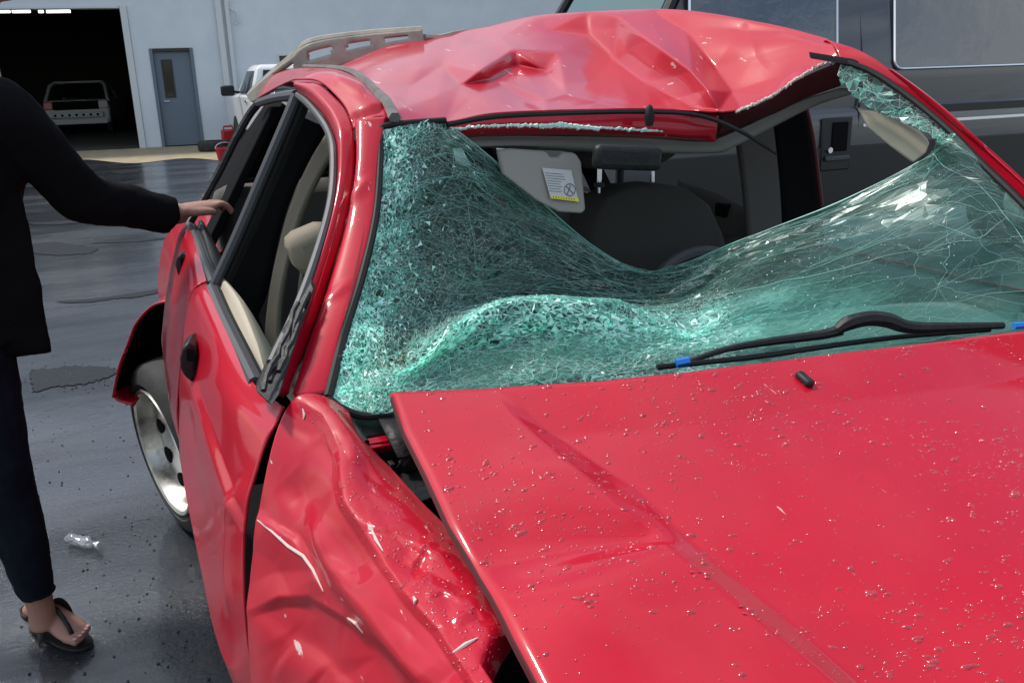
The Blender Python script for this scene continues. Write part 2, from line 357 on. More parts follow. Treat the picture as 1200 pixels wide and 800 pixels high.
def ground_mat():
    m = mat('asphalt', (.04, .042, .046), .5); n = m.node_tree.nodes; l = m.node_tree.links; b = n['Principled BSDF']; co = n['Texture Coordinate']
    def noise(scale, det=6, ro=.6, mapping=None):
        t = n.new('ShaderNodeTexNoise'); t.inputs['Scale'].default_value = scale; t.inputs['Detail'].default_value = det; t.inputs['Roughness'].default_value = ro
        if mapping:
            mp = n.new('ShaderNodeMapping'); mp.inputs['Scale'].default_value = mapping[0]; mp.inputs['Rotation'].default_value = (0, 0, mapping[1]); l.new(co.outputs['Object'], mp.inputs[0]); l.new(mp.outputs[0], t.inputs['Vector'])
        else: l.new(co.outputs['Object'], t.inputs['Vector'])
        return t
    def ramp(src, lo, hi, c0, c1):
        r = n.new('ShaderNodeValToRGB'); r.color_ramp.elements[0].position = lo; r.color_ramp.elements[1].position = hi
        r.color_ramp.elements[0].color = (*c0, 1); r.color_ramp.elements[1].color = (*c1, 1); l.new(src, r.inputs[0]); return r
    wet = noise(.9, 9, .62, ((.45, 1.5, 1), -.25))           # long damp patches across the lot
    grit = noise(140, 4, .7)
    c1 = ramp(grit.outputs['Fac'], .35, .7, (.013, .015, .020), (.048, .056, .068))
    dr = ramp(wet.outputs['Fac'], .50, .62, (0, 0, 0), (1, 1, 1))
    mx = n.new('ShaderNodeMixRGB'); mx.blend_type = 'MULTIPLY'; mx.inputs[0].default_value = 1
    dk = ramp(wet.outputs['Fac'], .44, .60, (.62, .62, .64), (1.0, 1.0, 1.0))
    l.new(c1.outputs[0], mx.inputs[1]); l.new(dk.outputs[0], mx.inputs[2]); l.new(mx.outputs[0], b.inputs['Base Color'])
    rr = n.new('ShaderNodeMapRange'); rr.inputs['To Min'].default_value = .13; rr.inputs['To Max'].default_value = .42
    l.new(wet.outputs['Fac'], rr.inputs['Value']); rr.inputs['From Min'].default_value = .4; rr.inputs['From Max'].default_value = .65
    l.new(rr.outputs[0], b.inputs['Roughness'])
    cm = ramp(noise(1.1, 8, .6, ((.4, 1.7, 1), -.2)).outputs['Fac'], .40, .62, (.75, .75, .75), (.12, .12, .12)); l.new(cm.outputs[0], b.inputs['Coat Weight']); b.inputs['Coat Roughness'].default_value = .14
    u2 = n.new('ShaderNodeBump'); u2.inputs['Strength'].default_value = .12; u2.inputs['Distance'].default_value = .01; l.new(noise(16, 5, .6).outputs['Fac'], u2.inputs['Height']); l.new(u2.outputs[0], b.inputs['Coat Normal'])
    u = n.new('ShaderNodeBump'); u.inputs['Strength'].default_value = .6; u.inputs['Distance'].default_value = .007
    g2 = noise(55, 6, .7); l.new(g2.outputs['Fac'], u.inputs['Height']); l.new(u.outputs[0], b.inputs['Normal'])
    return m
ground_mat()
mat('puddle', (.008, .009, .011), .4, spec=.25, bump=(30, .3, .004))
mat('sand', (.34, .28, .18), .95, bump=(40, .5, .01), vary=(3, (.22, .19, .13), .4, .7))
mat('pebble', (.05, .05, .052), .8)

# ------------------------------------------------------------------ ground
b = MB(); n = 60
xs = np.linspace(-90, 90, n); ys = np.linspace(-60, 120, n)
gx, gy = np.meshgrid(xs, ys)
b.add(np.stack([gx, gy, gx*0], -1).reshape(-1, 3), grid_faces(n, n))
o = b.build('ground', 'asphalt'); o['kind'] = 'structure'; o['label'] = 'damp dark asphalt yard'
def blob(name, outline, z, m, kind='structure', label=None):
    p = np.array([PZ(x, y, 0) for x, y in outline]); N = len(p)
    t = np.linspace(0, N, 90, endpoint=False); idx = [(np.arange(-1, 3)+int(k)) % N for k in t]
    q = []
    for k, ii in zip(t, idx):
        f = k-int(k); wq = np.array([-.5*f+f*f-.5*f**3, 1-2.5*f*f+1.5*f**3, .5*f+2*f*f-1.5*f**3, -.5*f*f+.5*f**3]); q.append(wq@p[ii])
    q = np.array(q); c = q.mean(0); jn_ = rng.normal(0, 1, len(q)); jit = 1+.05*jn_+.09*np.convolve(np.concatenate([jn_[-4:], jn_, jn_[:4]]), np.ones(9)/3, 'valid'); q = c+(q-c)*jit[:, None]; q[:, 2] = z
    mb = MB(); mb.add(q, [tuple(range(len(q)))]); o = mb.build(name, m, smooth=False); o['kind'] = kind
    if label: o['label'] = label
    return o
blob('puddle', [(36, 286), (75, 284), (112, 289), (108, 296), (60, 299), (40, 297)], .004, 'puddle', label='dark wet patch on the asphalt beside the black cardigan')
blob('puddle', [(30, 262), (90, 258), (150, 254), (120, 259), (60, 264)], .004, 'puddle')
blob('puddle', [(60, 354), (120, 349), (180, 340), (200, 337), (170, 347), (110, 354)], .004, 'puddle')
blob('puddle', [(38, 436), (80, 430), (132, 434), (120, 446), (70, 453), (40, 456)], .004, 'puddle', label='broad dark puddle stain with crumbs of broken glass')
blob('puddle', [(110, 285), (150, 281), (200, 278), (160, 284)], .004, 'puddle')
blob('puddle', [(128, 201), (152, 198), (168, 201), (140, 204)], .004, 'puddle')
# crumbs on the asphalt: nobody could count them
mb = MB()
for k in range(420):
    px = rng.uniform(20, 290); py = rng.uniform(420, 830); p = PZ(px, py, 0); r = rng.uniform(.0015, .005)
    if k % 3 == 0: p = PZ(85+rng.normal(0, 26), 441+rng.normal(0, 7), 0); r *= 1.3
    mb.sphere(p+np.array([0, 0, r*.4]), (r, r*rng.uniform(.6, 1.3), r*.6), 5, 3)
o = mb.build('gravel_crumbs', 'pebble', smooth=False); o['kind'] = 'stuff'; o['label'] = 'small crumbs of grit and glass scattered on the wet asphalt'

# ------------------------------------------------------------------ workshop building
ang = math.radians(98-90)                                   # facade turned a little against the car
A = np.array([math.cos(ang), -math.sin(ang), 0]); NB = np.array([math.sin(ang), math.cos(ang), 0])  # along, away
B0 = PZ(172, 173.5, 0)
def frame_thing(name, label, cat, O, a, group=None):
    t = thing(name, label, cat, tuple(O), math.atan2(a[1], a[0]), group, world=False); return t
def FL(px, py, O, a, nb, off=0.0):
    d = ray(px, py); o2 = np.array(O)+nb*off; t = ((o2-CAM)@nb)/(d@nb); p = CAM+d*t-np.array(O); return p@a, p[2]
bld = frame_thing('workshop_building', 'pale blue grey workshop with an open dark garage bay and steel door', 'building', B0, A)
fl = lambda px, py, off=0.: FL(px, py, B0, A, NB, off)
sG = 0.0; zG = fl(150, 7)[1]
d0 = fl(194, 172)[0]; d1 = fl(236, 170)[0]; zD = 2.02
HB = 6.2
def bbox(mb, s0, s1, y0, y1, z0, z1): return mb.box(((s0+s1)/2, (y0+y1)/2, (z0+z1)/2), (abs(s1-s0), abs(y1-y0), abs(z1-z0)))
mb = MB(); bbox(mb, sG, d0-.07, 0, .3, 0, HB); mb.build('wall', 'wall_paint', bld, smooth=False)
mb = MB(); bbox(mb, d0-.07, d1+.07, 0, .3, zD+.07, HB); mb.build('wall', 'wall_paint', bld, smooth=False)
mb = MB(); bbox(mb, d1+.07, 26, 0, .3, 0, HB); mb.build('wall', 'wall_paint', bld, smooth=False)
mb = MB(); bbox(mb, -6, sG, 0, .3, zG, HB); mb.build('wall', 'wall_paint', bld, smooth=False)
mb = MB(); bbox(mb, -14, -6, 0, .3, 0, HB); mb.build('wall', 'wall_paint', bld, smooth=False)
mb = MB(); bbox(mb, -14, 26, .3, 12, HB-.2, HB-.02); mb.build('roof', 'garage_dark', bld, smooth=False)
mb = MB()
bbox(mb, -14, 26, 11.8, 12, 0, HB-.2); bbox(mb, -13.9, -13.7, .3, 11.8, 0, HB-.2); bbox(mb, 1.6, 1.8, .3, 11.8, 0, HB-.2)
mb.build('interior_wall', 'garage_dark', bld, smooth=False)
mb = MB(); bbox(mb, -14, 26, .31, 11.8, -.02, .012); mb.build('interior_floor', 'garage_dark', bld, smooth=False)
mb = MB(); bbox(mb, sG-.14, sG-.005, -.04, .28, 0, zG-.004); mb.build('bay_jamb', 'wall_trim', bld, smooth=False, bevel=.01)
mb = MB(); bbox(mb, -6, sG-.145, -.04, .28, zG-.05, zG-.004); mb.build('bay_lintel', 'wall_trim', bld, smooth=False, bevel=.01)
dr = None
mb = MB(); bbox(mb, d0, d1, .06, .11, .02, zD); dr = mb.build('door', 'door_paint', bld, smooth=False, bevel=.006)
mb = MB(); bbox(mb, d0-.068, d0-.002, .0-.02, .2, 0, zD+.066); mb.build('door_frame', 'door_paint', bld, smooth=False)
mb = MB(); bbox(mb, d1+.002, d1+.068, .0-.02, .2, 0, zD+.066); mb.build('door_frame', 'door_paint', bld, smooth=False)
mb = MB(); bbox(mb, d0-.001, d1+.001, .0-.02, .2, zD+.003, zD+.066); mb.build('door_frame', 'garage_dark', bld, smooth=False)
wd = d1-d0
mb = MB(); bbox(mb, d0+wd*.18, d0+wd*.48, .05, .058, zD*.52, zD*.92); mb.build('window_frame', 'garage_dark', dr, smooth=False)
mb = MB(); bbox(mb, d0+wd*.23, d0+wd*.43, .044, .049, zD*.54, zD*.90); mb.build('pane', 'glass_dark', dr, smooth=False)
mb = MB(); mb.tube([(d0+.1, .06, .98), (d0+.1, 0, .98), (d0+.22, 0, .98)], .014); mb.build('handle', 'chrome', dr)
s0, z0 = fl(258, 60)
mb = MB(); bbox(mb, s0, s0+.13, -.12, -.01, 0, HB); mb.build('downpipe', 'wall_trim', bld, smooth=False, bevel=.02)
s1, _ = fl(269, 60)
mb = MB(); bbox(mb, s1, s1+.09, -.1, -.01, 0, HB); mb.build('downpipe', 'wall_trim', bld, smooth=False, bevel=.02)
mb = MB(); mb.tube([(s1+.10, -.05, 2.9), (s1+.24, -.08, 2.8), (s1+.26, -.05, 2.6), (s1+.16, -.05, 2.55)], .02); mb.build('bracket', 'wall_trim', bld)
a0, za = fl(324, 63); a1, zb = fl(350, 80)
mb = MB(); bbox(mb, a0, a1, -.04, -.003, zb, za); wn = mb.build('window_frame', 'wall_trim', bld, smooth=False)
mb = MB(); bbox(mb, a0+.05, a1-.05, -.05, -.043, zb+.05, za-.05); mb.build('pane', 'glass_dark', wn, smooth=False)
lt = [(-2, 12), (14, 36), (45, 51), (54, 83)]
for (x0, x1), lrank in zip(lt, ('second shortest', 'second longest', 'shortest', 'longest')):
    q0, zz = fl(x0, 14, 1.6); q1, _ = fl(x1, 14, 1.6)
    lo = frame_thing('fluorescent_lamp', lrank+' of the lit fluorescent tube lamps under the garage ceiling', 'lamp', B0+A*((q0+q1)/2)+NB*1.6+np.array([0, 0, zz]), A, 'tube lamps in the garage')
    L = (q1-q0)*.97
    mb = MB(); mb.tube([(-L/2, 0, 0), (L/2, 0, 0)], .028); mb.build('tube', 'lamp_tube', lo)
    mb = MB(); mb.box((0, 0, .06), (L, .12, .05)); mb.build('housing', 'wall_trim', lo, smooth=False)
    mb = MB(); mb.tube([(0, 0, .08), (0, 0, HB-.22-zz)], .008); mb.build('hanger', 'wall_trim', lo)
# sandy strip in front of the building
mb = MB(); nn = 60
near = np.array([PZ(x, 191+2.5*math.sin(x*.05)-x*.012, 0) for x in np.linspace(-150, 420, nn)]); far = np.array([B0+A*s-NB*.02 for s in np.linspace(-8, 12, nn)])
v = np.concatenate([near, far]); v[:, 2] = .006
mb.add(v, grid_faces(2, nn)); o = mb.build('dirt_strip', 'sand', smooth=False); o['kind'] = 'structure'

# ------------------------------------------------------------------ stripped car in the bay
gp = PZ(78, 166, 0); gp = gp+NB*2.2
car2 = frame_thing('stripped_car', 'stripped silver sedan seen from behind in the dark garage bay', 'car', (gp[0], gp[1], 0.012), A)
def pbox(name, parent, m, outline_xz, y0, y1, bevel=.03):
    mb = MB(); mb.prism([(x, y0, z) for x, z in outline_xz], (0, y1-y0, 0)); return mb.build(name, m, parent, bevel=bevel)
pbox('body', car2, 'silver_body', [(-.82, .32), (-.85, .75), (-.80, .95), (.80, .95), (.85, .75), (.82, .32)], .12, 4.0, .06)
mb = MB()
for sx in (-1, 1):
    mb2 = MB(); mb2.tube([(sx*.80, .35, .93), (sx*.72, .85, 1.33), (sx*.62, 1.1, 1.42), (sx*.62, 2.2, 1.42), (sx*.74, 3.0, .95)], .045); mb2.build('roof_pillar', 'silver_body', car2)
    mb2 = MB(); mb2.box((sx*.70, .09, .82), (.24, .06, .2)); mb2.build('tail_light', 'taillight' if sx < 0 else 'silver_body', car2, bevel=.02)
    for yy in (.75, 3.2):
        mb2 = MB(); mb2.lathe([(.0, -.09), (.26, -.09), (.31, -.06), (.31, .06), (.26, .09), (0, .09)], 24, 'x', (sx*.74, yy, .31)); mb2.build('wheel', 'tyre', car2)
mb.box((0, 1.65, 1.43), (1.2, 1.2, .05)); mb.build('roof', 'silver_body', car2, bevel=.02)
mb = MB(); mb.prism([(-.66, .5, 1.02), (.66, .5, 1.02), (.58, .95, 1.37), (-.58, .95, 1.37)], (0, .02, .0)); mb.build('rear_window', 'glass_dark', car2, smooth=False)
mb = MB(); mb.prism([(-.58, .09, .70), (.58, .09, .70), (.58, .09, .93), (-.58, .09, .93)], (0, .02, 0)); mb.build('boot_opening', 'dark', car2, smooth=False)
mb = MB(); mb.box((0, .02, .56), (1.36, .1, .13)); mb.build('bumper_beam', 'wall_trim', car2, bevel=.015)
mb = MB(); mb.box((0, .02, .38), (1.55, .1, .13)); mb.build('bumper_beam', 'wall_trim', car2, bevel=.015)
for k in range(7):
    mb = MB(); mb.lathe([(0, -.035), (.035, -.035), (.035, -.03)], 12, 'y', (-.54+k*.18, .0, .56)); mb.build('hole', 'dark', car2)

# ------------------------------------------------------------------ white pickup
tp = PZ(392, 192, 0)
tr = thing('pickup_truck', 'white pickup truck parked by the workshop, black door mirror out', 'truck', (tp[0], tp[1], 0), math.radians(1), world=False)
def sideprism(name, outline_yz, x0, x1, m, parent, bevel=.03):
    mb = MB(); mb.prism([(x0, y, z) for y, z in outline_yz], (x1-x0, 0, 0)); return mb.build(name, m, parent, bevel=bevel)
sideprism('bed', [(0, .5), (0, 1.12), (2.2, 1.12), (2.2, .5)], -.88, .88, 'white_paint', tr, .04)
sideprism('cab', [(2.25, .45), (2.25, 1.12), (3.9, 1.12), (5.2, 1.05), (5.3, .45)], -.88, .88, 'white_paint', tr, .05)
mb = MB(); mb.loft([[(-.84, 2.28, 1.1), (.84, 2.28, 1.1), (.84, 4.1, 1.1), (-.84, 4.1, 1.1)], [(-.68, 2.42, 1.60), (.68, 2.42, 1.60), (.68, 3.4, 1.60), (-.68, 3.4, 1.60)], [(-.6, 2.5, 1.66), (.6, 2.5, 1.66), (.6, 3.3, 1.66), (-.6, 3.3, 1.66)]]); mb.build('cab_roof', 'white_paint', tr, bevel=.03)
mb = MB(); mb.prism([(-.66, 2.285, 1.16), (.66, 2.285, 1.16), (.58, 2.385, 1.56), (-.58, 2.385, 1.56)], (0, -.015, 0)); mb.build('rear_window', 'glass_dark', tr, smooth=False)
mb = MB(); mb.prism([(-.835, 2.55, 1.15), (-.835, 3.7, 1.15), (-.70, 3.3, 1.55), (-.70, 2.6, 1.55)], (-.018, 0, 0)); mb.build('side_window', 'van_glass', tr, smooth=False)
mb = MB(); mb.box((-1.08, 3.55, 1.2), (.26, .1, .2)); mb.build('door_mirror', 'black_plastic', tr, bevel=.04)
mb = MB(); mb.tube([(-.86, 3.55, 1.16), (-1.0, 3.55, 1.18)], .025); mb.build('mirror_arm', 'black_plastic', tr)
mb = MB(); mb.box((-.885, 2.75, 1.0), (.03, .2, .05)); mb.build('door_handle', 'chrome', tr, bevel=.01)
mb = MB(); mb.box((-.884, 1.75, .95), (.02, .14, .16)); mb.build('fuel_door', 'dark', tr, bevel=.01)
mb = MB(); mb.box((0, -.02, 1.09), (1.7, .03, .05)); mb.build('tailgate_cap', 'chrome', tr, bevel=.01)
for sx in (-.8, .8):
    for yy in (.9, 4.3):
        mb = MB(); mb.lathe([(.0, -.1), (.27, -.1), (.35, -.08), (.35, .08), (.27, .1), (0, .1)], 24, 'x', (sx, yy, .35)); mb.build('wheel', 'tyre', tr)
# odds and ends by the wall
tl = PZ(252, 177, 0); mb = MB(); mb.lathe([(.17, 0), (.30, 0), (.33, .04), (.33, .16), (.30, .20), (.17, .20), (.19, .1), (.17, 0)], 32, 'z', (tl[0], tl[1], .007))
tag(mb.build('spare_tyre', 'tyre'), 'loose dusty tyre lying flat near the workshop wall', 'tyre')
cp = PZ(270, 171, 0)
jc = thing('fuel_can', 'red plastic fuel can beside the loose tyre', 'can', (cp[0], cp[1], 0))
mb = MB(); mb.box((cp[0], cp[1], .18+.006), (.32, .22, .34)); mb.build('can_body', 'red_plastic', jc, bevel=.04)
mb = MB(); mb.tube([(cp[0]-.1, cp[1], .35), (cp[0]-.1, cp[1], .42), (cp[0]+.08, cp[1], .42), (cp[0]+.1, cp[1], .35)], .02); mb.build('can_handle', 'red_plastic', jc)
bp = PZ(266, 194, 0); bk = thing('bucket', 'small red bucket standing on the asphalt behind the wreck', 'bucket', (bp[0], bp[1], 0))
mb = MB(); mb.lathe([(.0, .004), (.12, .004), (.16, .28), (.165, .28), (.165, .30), (.15, .30), (.115, .02), (0, .02)], 24, 'z', (bp[0], bp[1], 0)); mb.build('pail', 'red_plastic', bk)
mb = MB(); mb.tube([(bp[0]+.16*math.cos(t), bp[1], .29+.1*math.sin(t)) for t in np.linspace(0, math.pi, 12)], .006); mb.build('bail_handle', 'chrome', bk)

# ------------------------------------------------------------------ dark van
va = math.radians(2); VA = np.array([math.cos(va), -math.sin(va), 0]); VN = np.array([math.sin(va), math.cos(va), 0]); VO = np.array([2.15, 4.95, 0])
van = frame_thing('dark_van', 'dark grey van with chrome trimmed windows standing behind the red wreck', 'van', VO, VA)
vl = lambda px, py, off=0.: FL(px, py, VO, VA, VN, off)
def vq(px, py, y): s, z = vl(px, py, y); return (s, y, z)
xf = vl(640, 18)[0]
def vprof(y): return 0.0
# body side: lower skin, shoulder, then upper skin leaning in
def van_side(z):
    return 0.0 if z < 1.40 else (z-1.40)*.16
mb = MB(); zs = [.35, .45, .9, 1.02, 1.10, 1.13, 1.30, 1.40, 1.60, 1.85, 2.0, 2.06]; off = [.06, .0, -.02, -.02, -.01, .012, .0, .0, .035, .08, .16, .4]
L0, L1 = xf-.15, xf+5.2
secs = []; xn = vl(768, 8)[0]
for x, dx, sl_ in ((xn-.20, .03, 1), (xn-.06, 0, 1), (L1-.1, 0, 0), (L1, .03, 0)):
    ring = [(x+sl_*max(-.0, z-1.15)*.62, o_+dx, z) for z, o_ in zip(zs, off)]+[(x+sl_*max(-.0, z-1.15)*.62, 1.9-o_-dx, z) for z, o_ in zip(zs[::-1], off[::-1])]
    secs.append(ring)
mb.loft(secs); mb.build('body', 'van_paint', van, angle=30)
mb = MB(); mb.loft([[(xn-1.2, .12, .4), (xn-1.2, .12, .95), (xn-1.2, 1.78, .95), (xn-1.2, 1.78, .4)], [(xn-.21, .03, .4), (xn-.21, .03, 1.13), (xn-.21, 1.87, 1.13), (xn-.21, 1.87, .4)]]); mb.build('bonnet', 'van_paint', van, bevel=.05)
def van_window(name, quad, fm='chrome', m='van_glass', rad=.07):
    """rounded quad of pixels laid on the leaning van side"""
    p = []
    for (px, py) in quad:
        y = 0.0
        for _ in range(4):
            s, z = vl(px, py, y); y = max(0, (z-1.40)*.16)
        p.append((s, y-.012, z))
    p = np.array(p); q = []
    for i in range(4):
        a, c, d = p[i-1], p[i], p[(i+1) % 4]
        u = (a-c)/np.linalg.norm(a-c); v_ = (d-c)/np.linalg.norm(d-c)
        for t in np.linspace(0, 1, 6): q.append(c+u*rad*(1-t)**2+v_*rad*t**2)
    q = np.array(q)
    b1 = MB(); b1.prism(q, (0, .02, 0)); g = b1.build(name, m, van, smooth=False)
    b2 = MB(); b2.tube(np.vstack([q, q[:2]])-np.array([0, .004, 0]), .009, 6); b2.build('window_trim', fm, g)
van_window('side_window', [(1046, 81), (1046, -60), (1420, -74), (1420, 68)])
van_window('side_window', [(806, 78), (806, -70), (979, -75), (979, 73)])
wsx = lambda z: xn-.225+(z-1.15)*.62
mb = MB(); mb.prism([(wsx(1.2), .12, 1.2), (wsx(1.2), 1.78, 1.2), (wsx(1.95), 1.66, 1.95), (wsx(1.95), .24, 1.95)], (.012, 0, 0)); mb.build('windscreen', 'screen_glass', van, smooth=False)
for y0_, y1_ in ((.03, .14), (1.87, 1.76)):
    mb = MB(); mb.tube([(wsx(1.15), y0_, 1.15), (wsx(2.0), y1_, 2.0)], .04); mb.build('windscreen_pillar', 'van_lower', van)
for pxs in (1009,):
    mb = MB(); s, z = vl(1012, 60, 0); mb.tube([(s, .11, 1.95), (s, .012, 1.45), (s, -.003, 1.40), (s-.01, -.012, 1.0), (s, .0, .45)], .009, 6); mb.build('door_seam', 'van_lower', van)
s0, z0 = vl(1008, 147, 0)
mb = MB(); mb.box((s0+1.7, -.015, z0), (3.38, .012, .026)); mb.build('chrome_trim', 'chrome', van, bevel=.004)
mb = MB(); mb.box((s0+1.7, -.010, z0+.07), (3.38, .01, .085)); mb.build('dark_band', 'van_lower', van, bevel=.004)  # plain black band above the chrome trim
mb = MB(); mb.box(((xn+L1)/2, -.024, .66), (L1-xn, .018, .42)); mb.build('lower_reflection', 'van_lower', van, bevel=.006)  # black slab painting the dark reflection low on the grey body
s1, z1 = vl(1130, 196, 0)
mb = MB(); mb.box((s1+.8, -.024, z1), (3.2, .012, .022)); mb.build('chrome_trim', 'chrome', van, bevel=.004)
q = [vl(958, 139, 0), vl(993, 139, 0), vl(993, 198, 0), vl(958, 198, 0)]; cs = np.mean(q, 0); ws = abs(q[1][0]-q[0][0]); hs = abs(q[2][1]-q[0][1])
mb = MB(); mb.box((cs[0], -.03, cs[1]), (ws, .02, hs)); hd = mb.build('handle_plate', 'van_lower', van, bevel=.015)
mb = MB(); mb.box((cs[0]+.02, -.046, cs[1]+hs*.14), (ws*.5, .014, hs*.55)); mb.build('handle_pocket', 'dark', hd, bevel=.012)
mb = MB(); mb.box((cs[0]+.005, -.052, cs[1]-hs*.26), (ws*.8, .022, hs*.10)); mb.build('door_handle', 'seal_grey', hd, bevel=.008)
mb = MB(); mb.lathe([(0, -.06), (.02, -.06), (.022, -.03)], 12, 'y', (cs[0]-ws*.25, 0, cs[1]-hs*.1)); mb.build('lock', 'chrome', hd)
for xx in (xn-.55, L1-1.1):
    mb = MB(); mb.lathe([(.0, -.1), (.2, -.1), (.27, -.11), (.37, -.08), (.37, .1), (.0, .1)], 32, 'y', (xx, .1, .37)); mb.build('wheel', 'tyre', van)
    mb = MB(); mb.lathe([(.0, -.118), (.1, -.116), (.2, -.112), (.21, -.105)], 24, 'y', (xx, .1, .37)); mb.build('wheel_cover', 'alloy', van)

# ================================================================== the wrecked red car
car = thing('wrecked_car', 'wrecked red station wagon with crushed roof and shattered green windscreen', 'car', (.93, 1.6, 0))

# ---- bonnet: a height field over its plan
HR = 1.13
def hz0(X, Y): return 1.035-.185*(HR-Y)-.05*np.clip(HR-.4-Y, 0, 9)**2-.035*((X-.95)/.7)**2+.02
def onhood(px, py, f=hz0):
    d = ray(px, py); lo, hi = .1, 2.5
    for _ in range(50):
        m_ = (lo+hi)/2; p = CAM+d*(m_/d[1])
        if p[2] > f(p[0], p[1]): lo = m_
        else: hi = m_
    return p
le = np.array([onhood(*q) for q in [(456, 456), (472, 503), (497, 552), (524, 611), (551, 651), (573, 692), (600, 750), (627, 800), (668, 880)]])
re_ = np.array([onhood(*q) for q in [(456, 456), (560, 452), (700, 444), (800, 434), (900, 421), (1000, 408), (1100, 397), (1195, 385), (1280, 376)]])
cl = np.array([onhood(*q) for q in [(598, 483), (652, 532), (757, 619), (862, 705), (978, 800), (1100, 900)]])
cr_ = np.array([onhood(*q) for q in [(622, 480), (741, 556), (822, 632), (928, 716), (1026, 800), (1146, 900)]])
YF = -.34
def XL(Y): return np.interp(-Y, -np.append(le[:, 1], [0.0, YF]), np.append(le[:, 0], [.26, .33]))
def YR(X): return np.interp(X, np.append(re_[:, 0], [1.62, 1.75]), np.append(re_[:, 1], [.98, .93]))
def XA(Y): return np.interp(-Y, -cl[:, 1], cl[:, 0])
def XB(Y): return np.interp(-Y, -cr_[:, 1], cr_[:, 0])
dent_a = onhood(755, 622); dent_b = onhood(600, 640); bulge = onhood(690, 720); dent_c = onhood(640, 560)
def hood_z(X, Y):
    z = hz0(X, Y)
    a, b_ = XA(Y), np.maximum(XB(Y), XA(Y)+.004)
    z = z-.015*np.clip((X-a)/(b_-a), 0, 1)*np.clip((YR(X)-.015-Y)/.10, 0, 1)
    # buckle running from the crease to the bent edge
    ab = dent_b[:2]-dent_a[:2]; t = np.clip(((X-dent_a[0])*ab[0]+(Y-dent_a[1])*ab[1])/(ab@ab), 0, 1)
    d = np.hypot(X-dent_a[0]-t*ab[0], Y-dent_a[1]-t*ab[1])
    left = np.clip((a-X)/.03+1, 0, 1)
    z = z-.011*np.exp(-(d/(.022+.03*t))**2)*left
    z = z+.008*np.exp(-((X-bulge[0])**2/.006+(Y-bulge[1])**2/.005))*left
    z = z+.005*np.exp(-((X-dent_c[0])**2/.006+(Y-dent_c[1])**2/.004))*left
    z = z+.0015*np.sin(7*X+3*Y)*np.sin(9*Y-2*X)
    # rolled rear and side edges
    e = np.minimum(X-XL(Y), YR(X)-Y); z = z-.006*np.clip(1-e/.012, 0, 1)**2
    z = z-.10*np.clip((-.05-Y)/.3, 0, 1)**2
    return z
nv, nu = 230, 300
vv = np.linspace(0, 1, nv)[:, None]; uu = (np.linspace(0, 1, nu)**1.15)[None, :]
Yg = HR+(YF-HR)*vv+0*uu; Xg = XL(Yg)+(1.70-XL(Yg))*uu
for _ in range(6):
    Yg = YR(Xg)+(YF-YR(Xg))*vv; Xg = XL(Yg)+(1.70-XL(Yg))*uu
hood_pts = np.stack([Xg, Yg, hood_z(Xg, Yg)], -1)
mb = MB(); mb.add(hood_pts.reshape(-1, 3), grid_faces(nv, nu)); hood = mb.build('bonnet', 'red', car, thick=.004, angle=60, solid_off=1)
# folded hem under the rear and side edges
mb = MB(); mb.tube(np.stack([XL(np.linspace(HR, 0, 60))+.003, np.linspace(HR, 0, 60), hood_z(XL(np.linspace(HR, 0, 60))+.003, np.linspace(HR, 0, 60))-.005], 1), .005, 6); mb.build('hem', 'red_inner', hood)
p = onhood(942, 447, hood_z); ex = onhood(956, 459, hood_z)-onhood(930, 436, hood_z); ex /= np.linalg.norm(ex); ez = np.array([0, -.15, 1.]); ez = ez-(ez@ex)*ex; ez /= np.linalg.norm(ez); ey = np.cross(ez, ex)
mb = MB(); mb.box(p+ez*.0045, (.014, .030, .011), np.stack([ey, ex, ez], 1)); mb.build('washer_nozzle', 'black_plastic', hood, bevel=.004)

# ---- rain drops on the bonnet, wing and pillar
def drop_mesh(mb, c, nrm, r, el, angd, h):
    nrm = nrm/np.linalg.norm(nrm); a = np.array([math.cos(angd), math.sin(angd), 0]); a = a-(a@nrm)*nrm; a /= np.linalg.norm(a); b_ = np.cross(nrm, a)
    vs = []; k = 9
    wob = 1+rng.normal(0, .13, k)
    for rr, hh in ((1.0, -.08), (.82, .55), (.45, .92)):
        for j in range(k):
            t = 2*math.pi*j/k; vs.append(c+(a*math.cos(t)*el+b_*math.sin(t))*r*rr*wob[j]+nrm*h*hh)
    vs.append(c+nrm*h)
    f = [(i*k+j, i*k+(j+1) % k, (i+1)*k+(j+1) % k, (i+1)*k+j) for i in range(2) for j in range(k)]+[(2*k+j, 2*k+(j+1) % k, 3*k) for j in range(k)]
    mb.add(vs, f)
mb = MB(); cnt = 0
while cnt < 4200:
    X = rng.uniform(.22, 1.55); Y = rng.uniform(.38, 1.12)
    if X < XL(Y)+.012 or Y > YR(X)-.012: continue
    den = .45+.55*math.sin(9.1*X+1.3)*math.sin(11.7*Y+X*4)
    if rng.uniform() > max(.12, den): continue
    small = rng.uniform() < .72
    r = rng.uniform(.0007, .0015) if small else rng.lognormal(math.log(.0019), .33)
    r = min(r, .0034)
    c = np.array([X, Y, float(hood_z(np.array(X), np.array(Y)))]); e = .004
    nrm = np.array([-(hood_z(X+e, Y)-hood_z(X-e, Y))/(2*e), -(hood_z(X, Y+e)-hood_z(X, Y-e))/(2*e), 1.0])
    drop_mesh(mb, c, nrm, r, rng.uniform(1, 2.1) if not small else 1.2, rng.normal(-.35, .35), r*rng.uniform(.5, .75)); cnt += 1
    if not small and rng.uniform() < .5:     # runs of joined drops
        for q in range(rng.integers(1, 4)):
            X2 = X+rng.normal(0, r*2.2); Y2 = Y+rng.normal(0, r*1.2); z2 = float(hood_z(np.array(X2), np.array(Y2)))
            drop_mesh(mb, np.array([X2, Y2, z2]), nrm, r*.75, rng.uniform(1, 1.8), rng.normal(-.35, .3), r*.38)
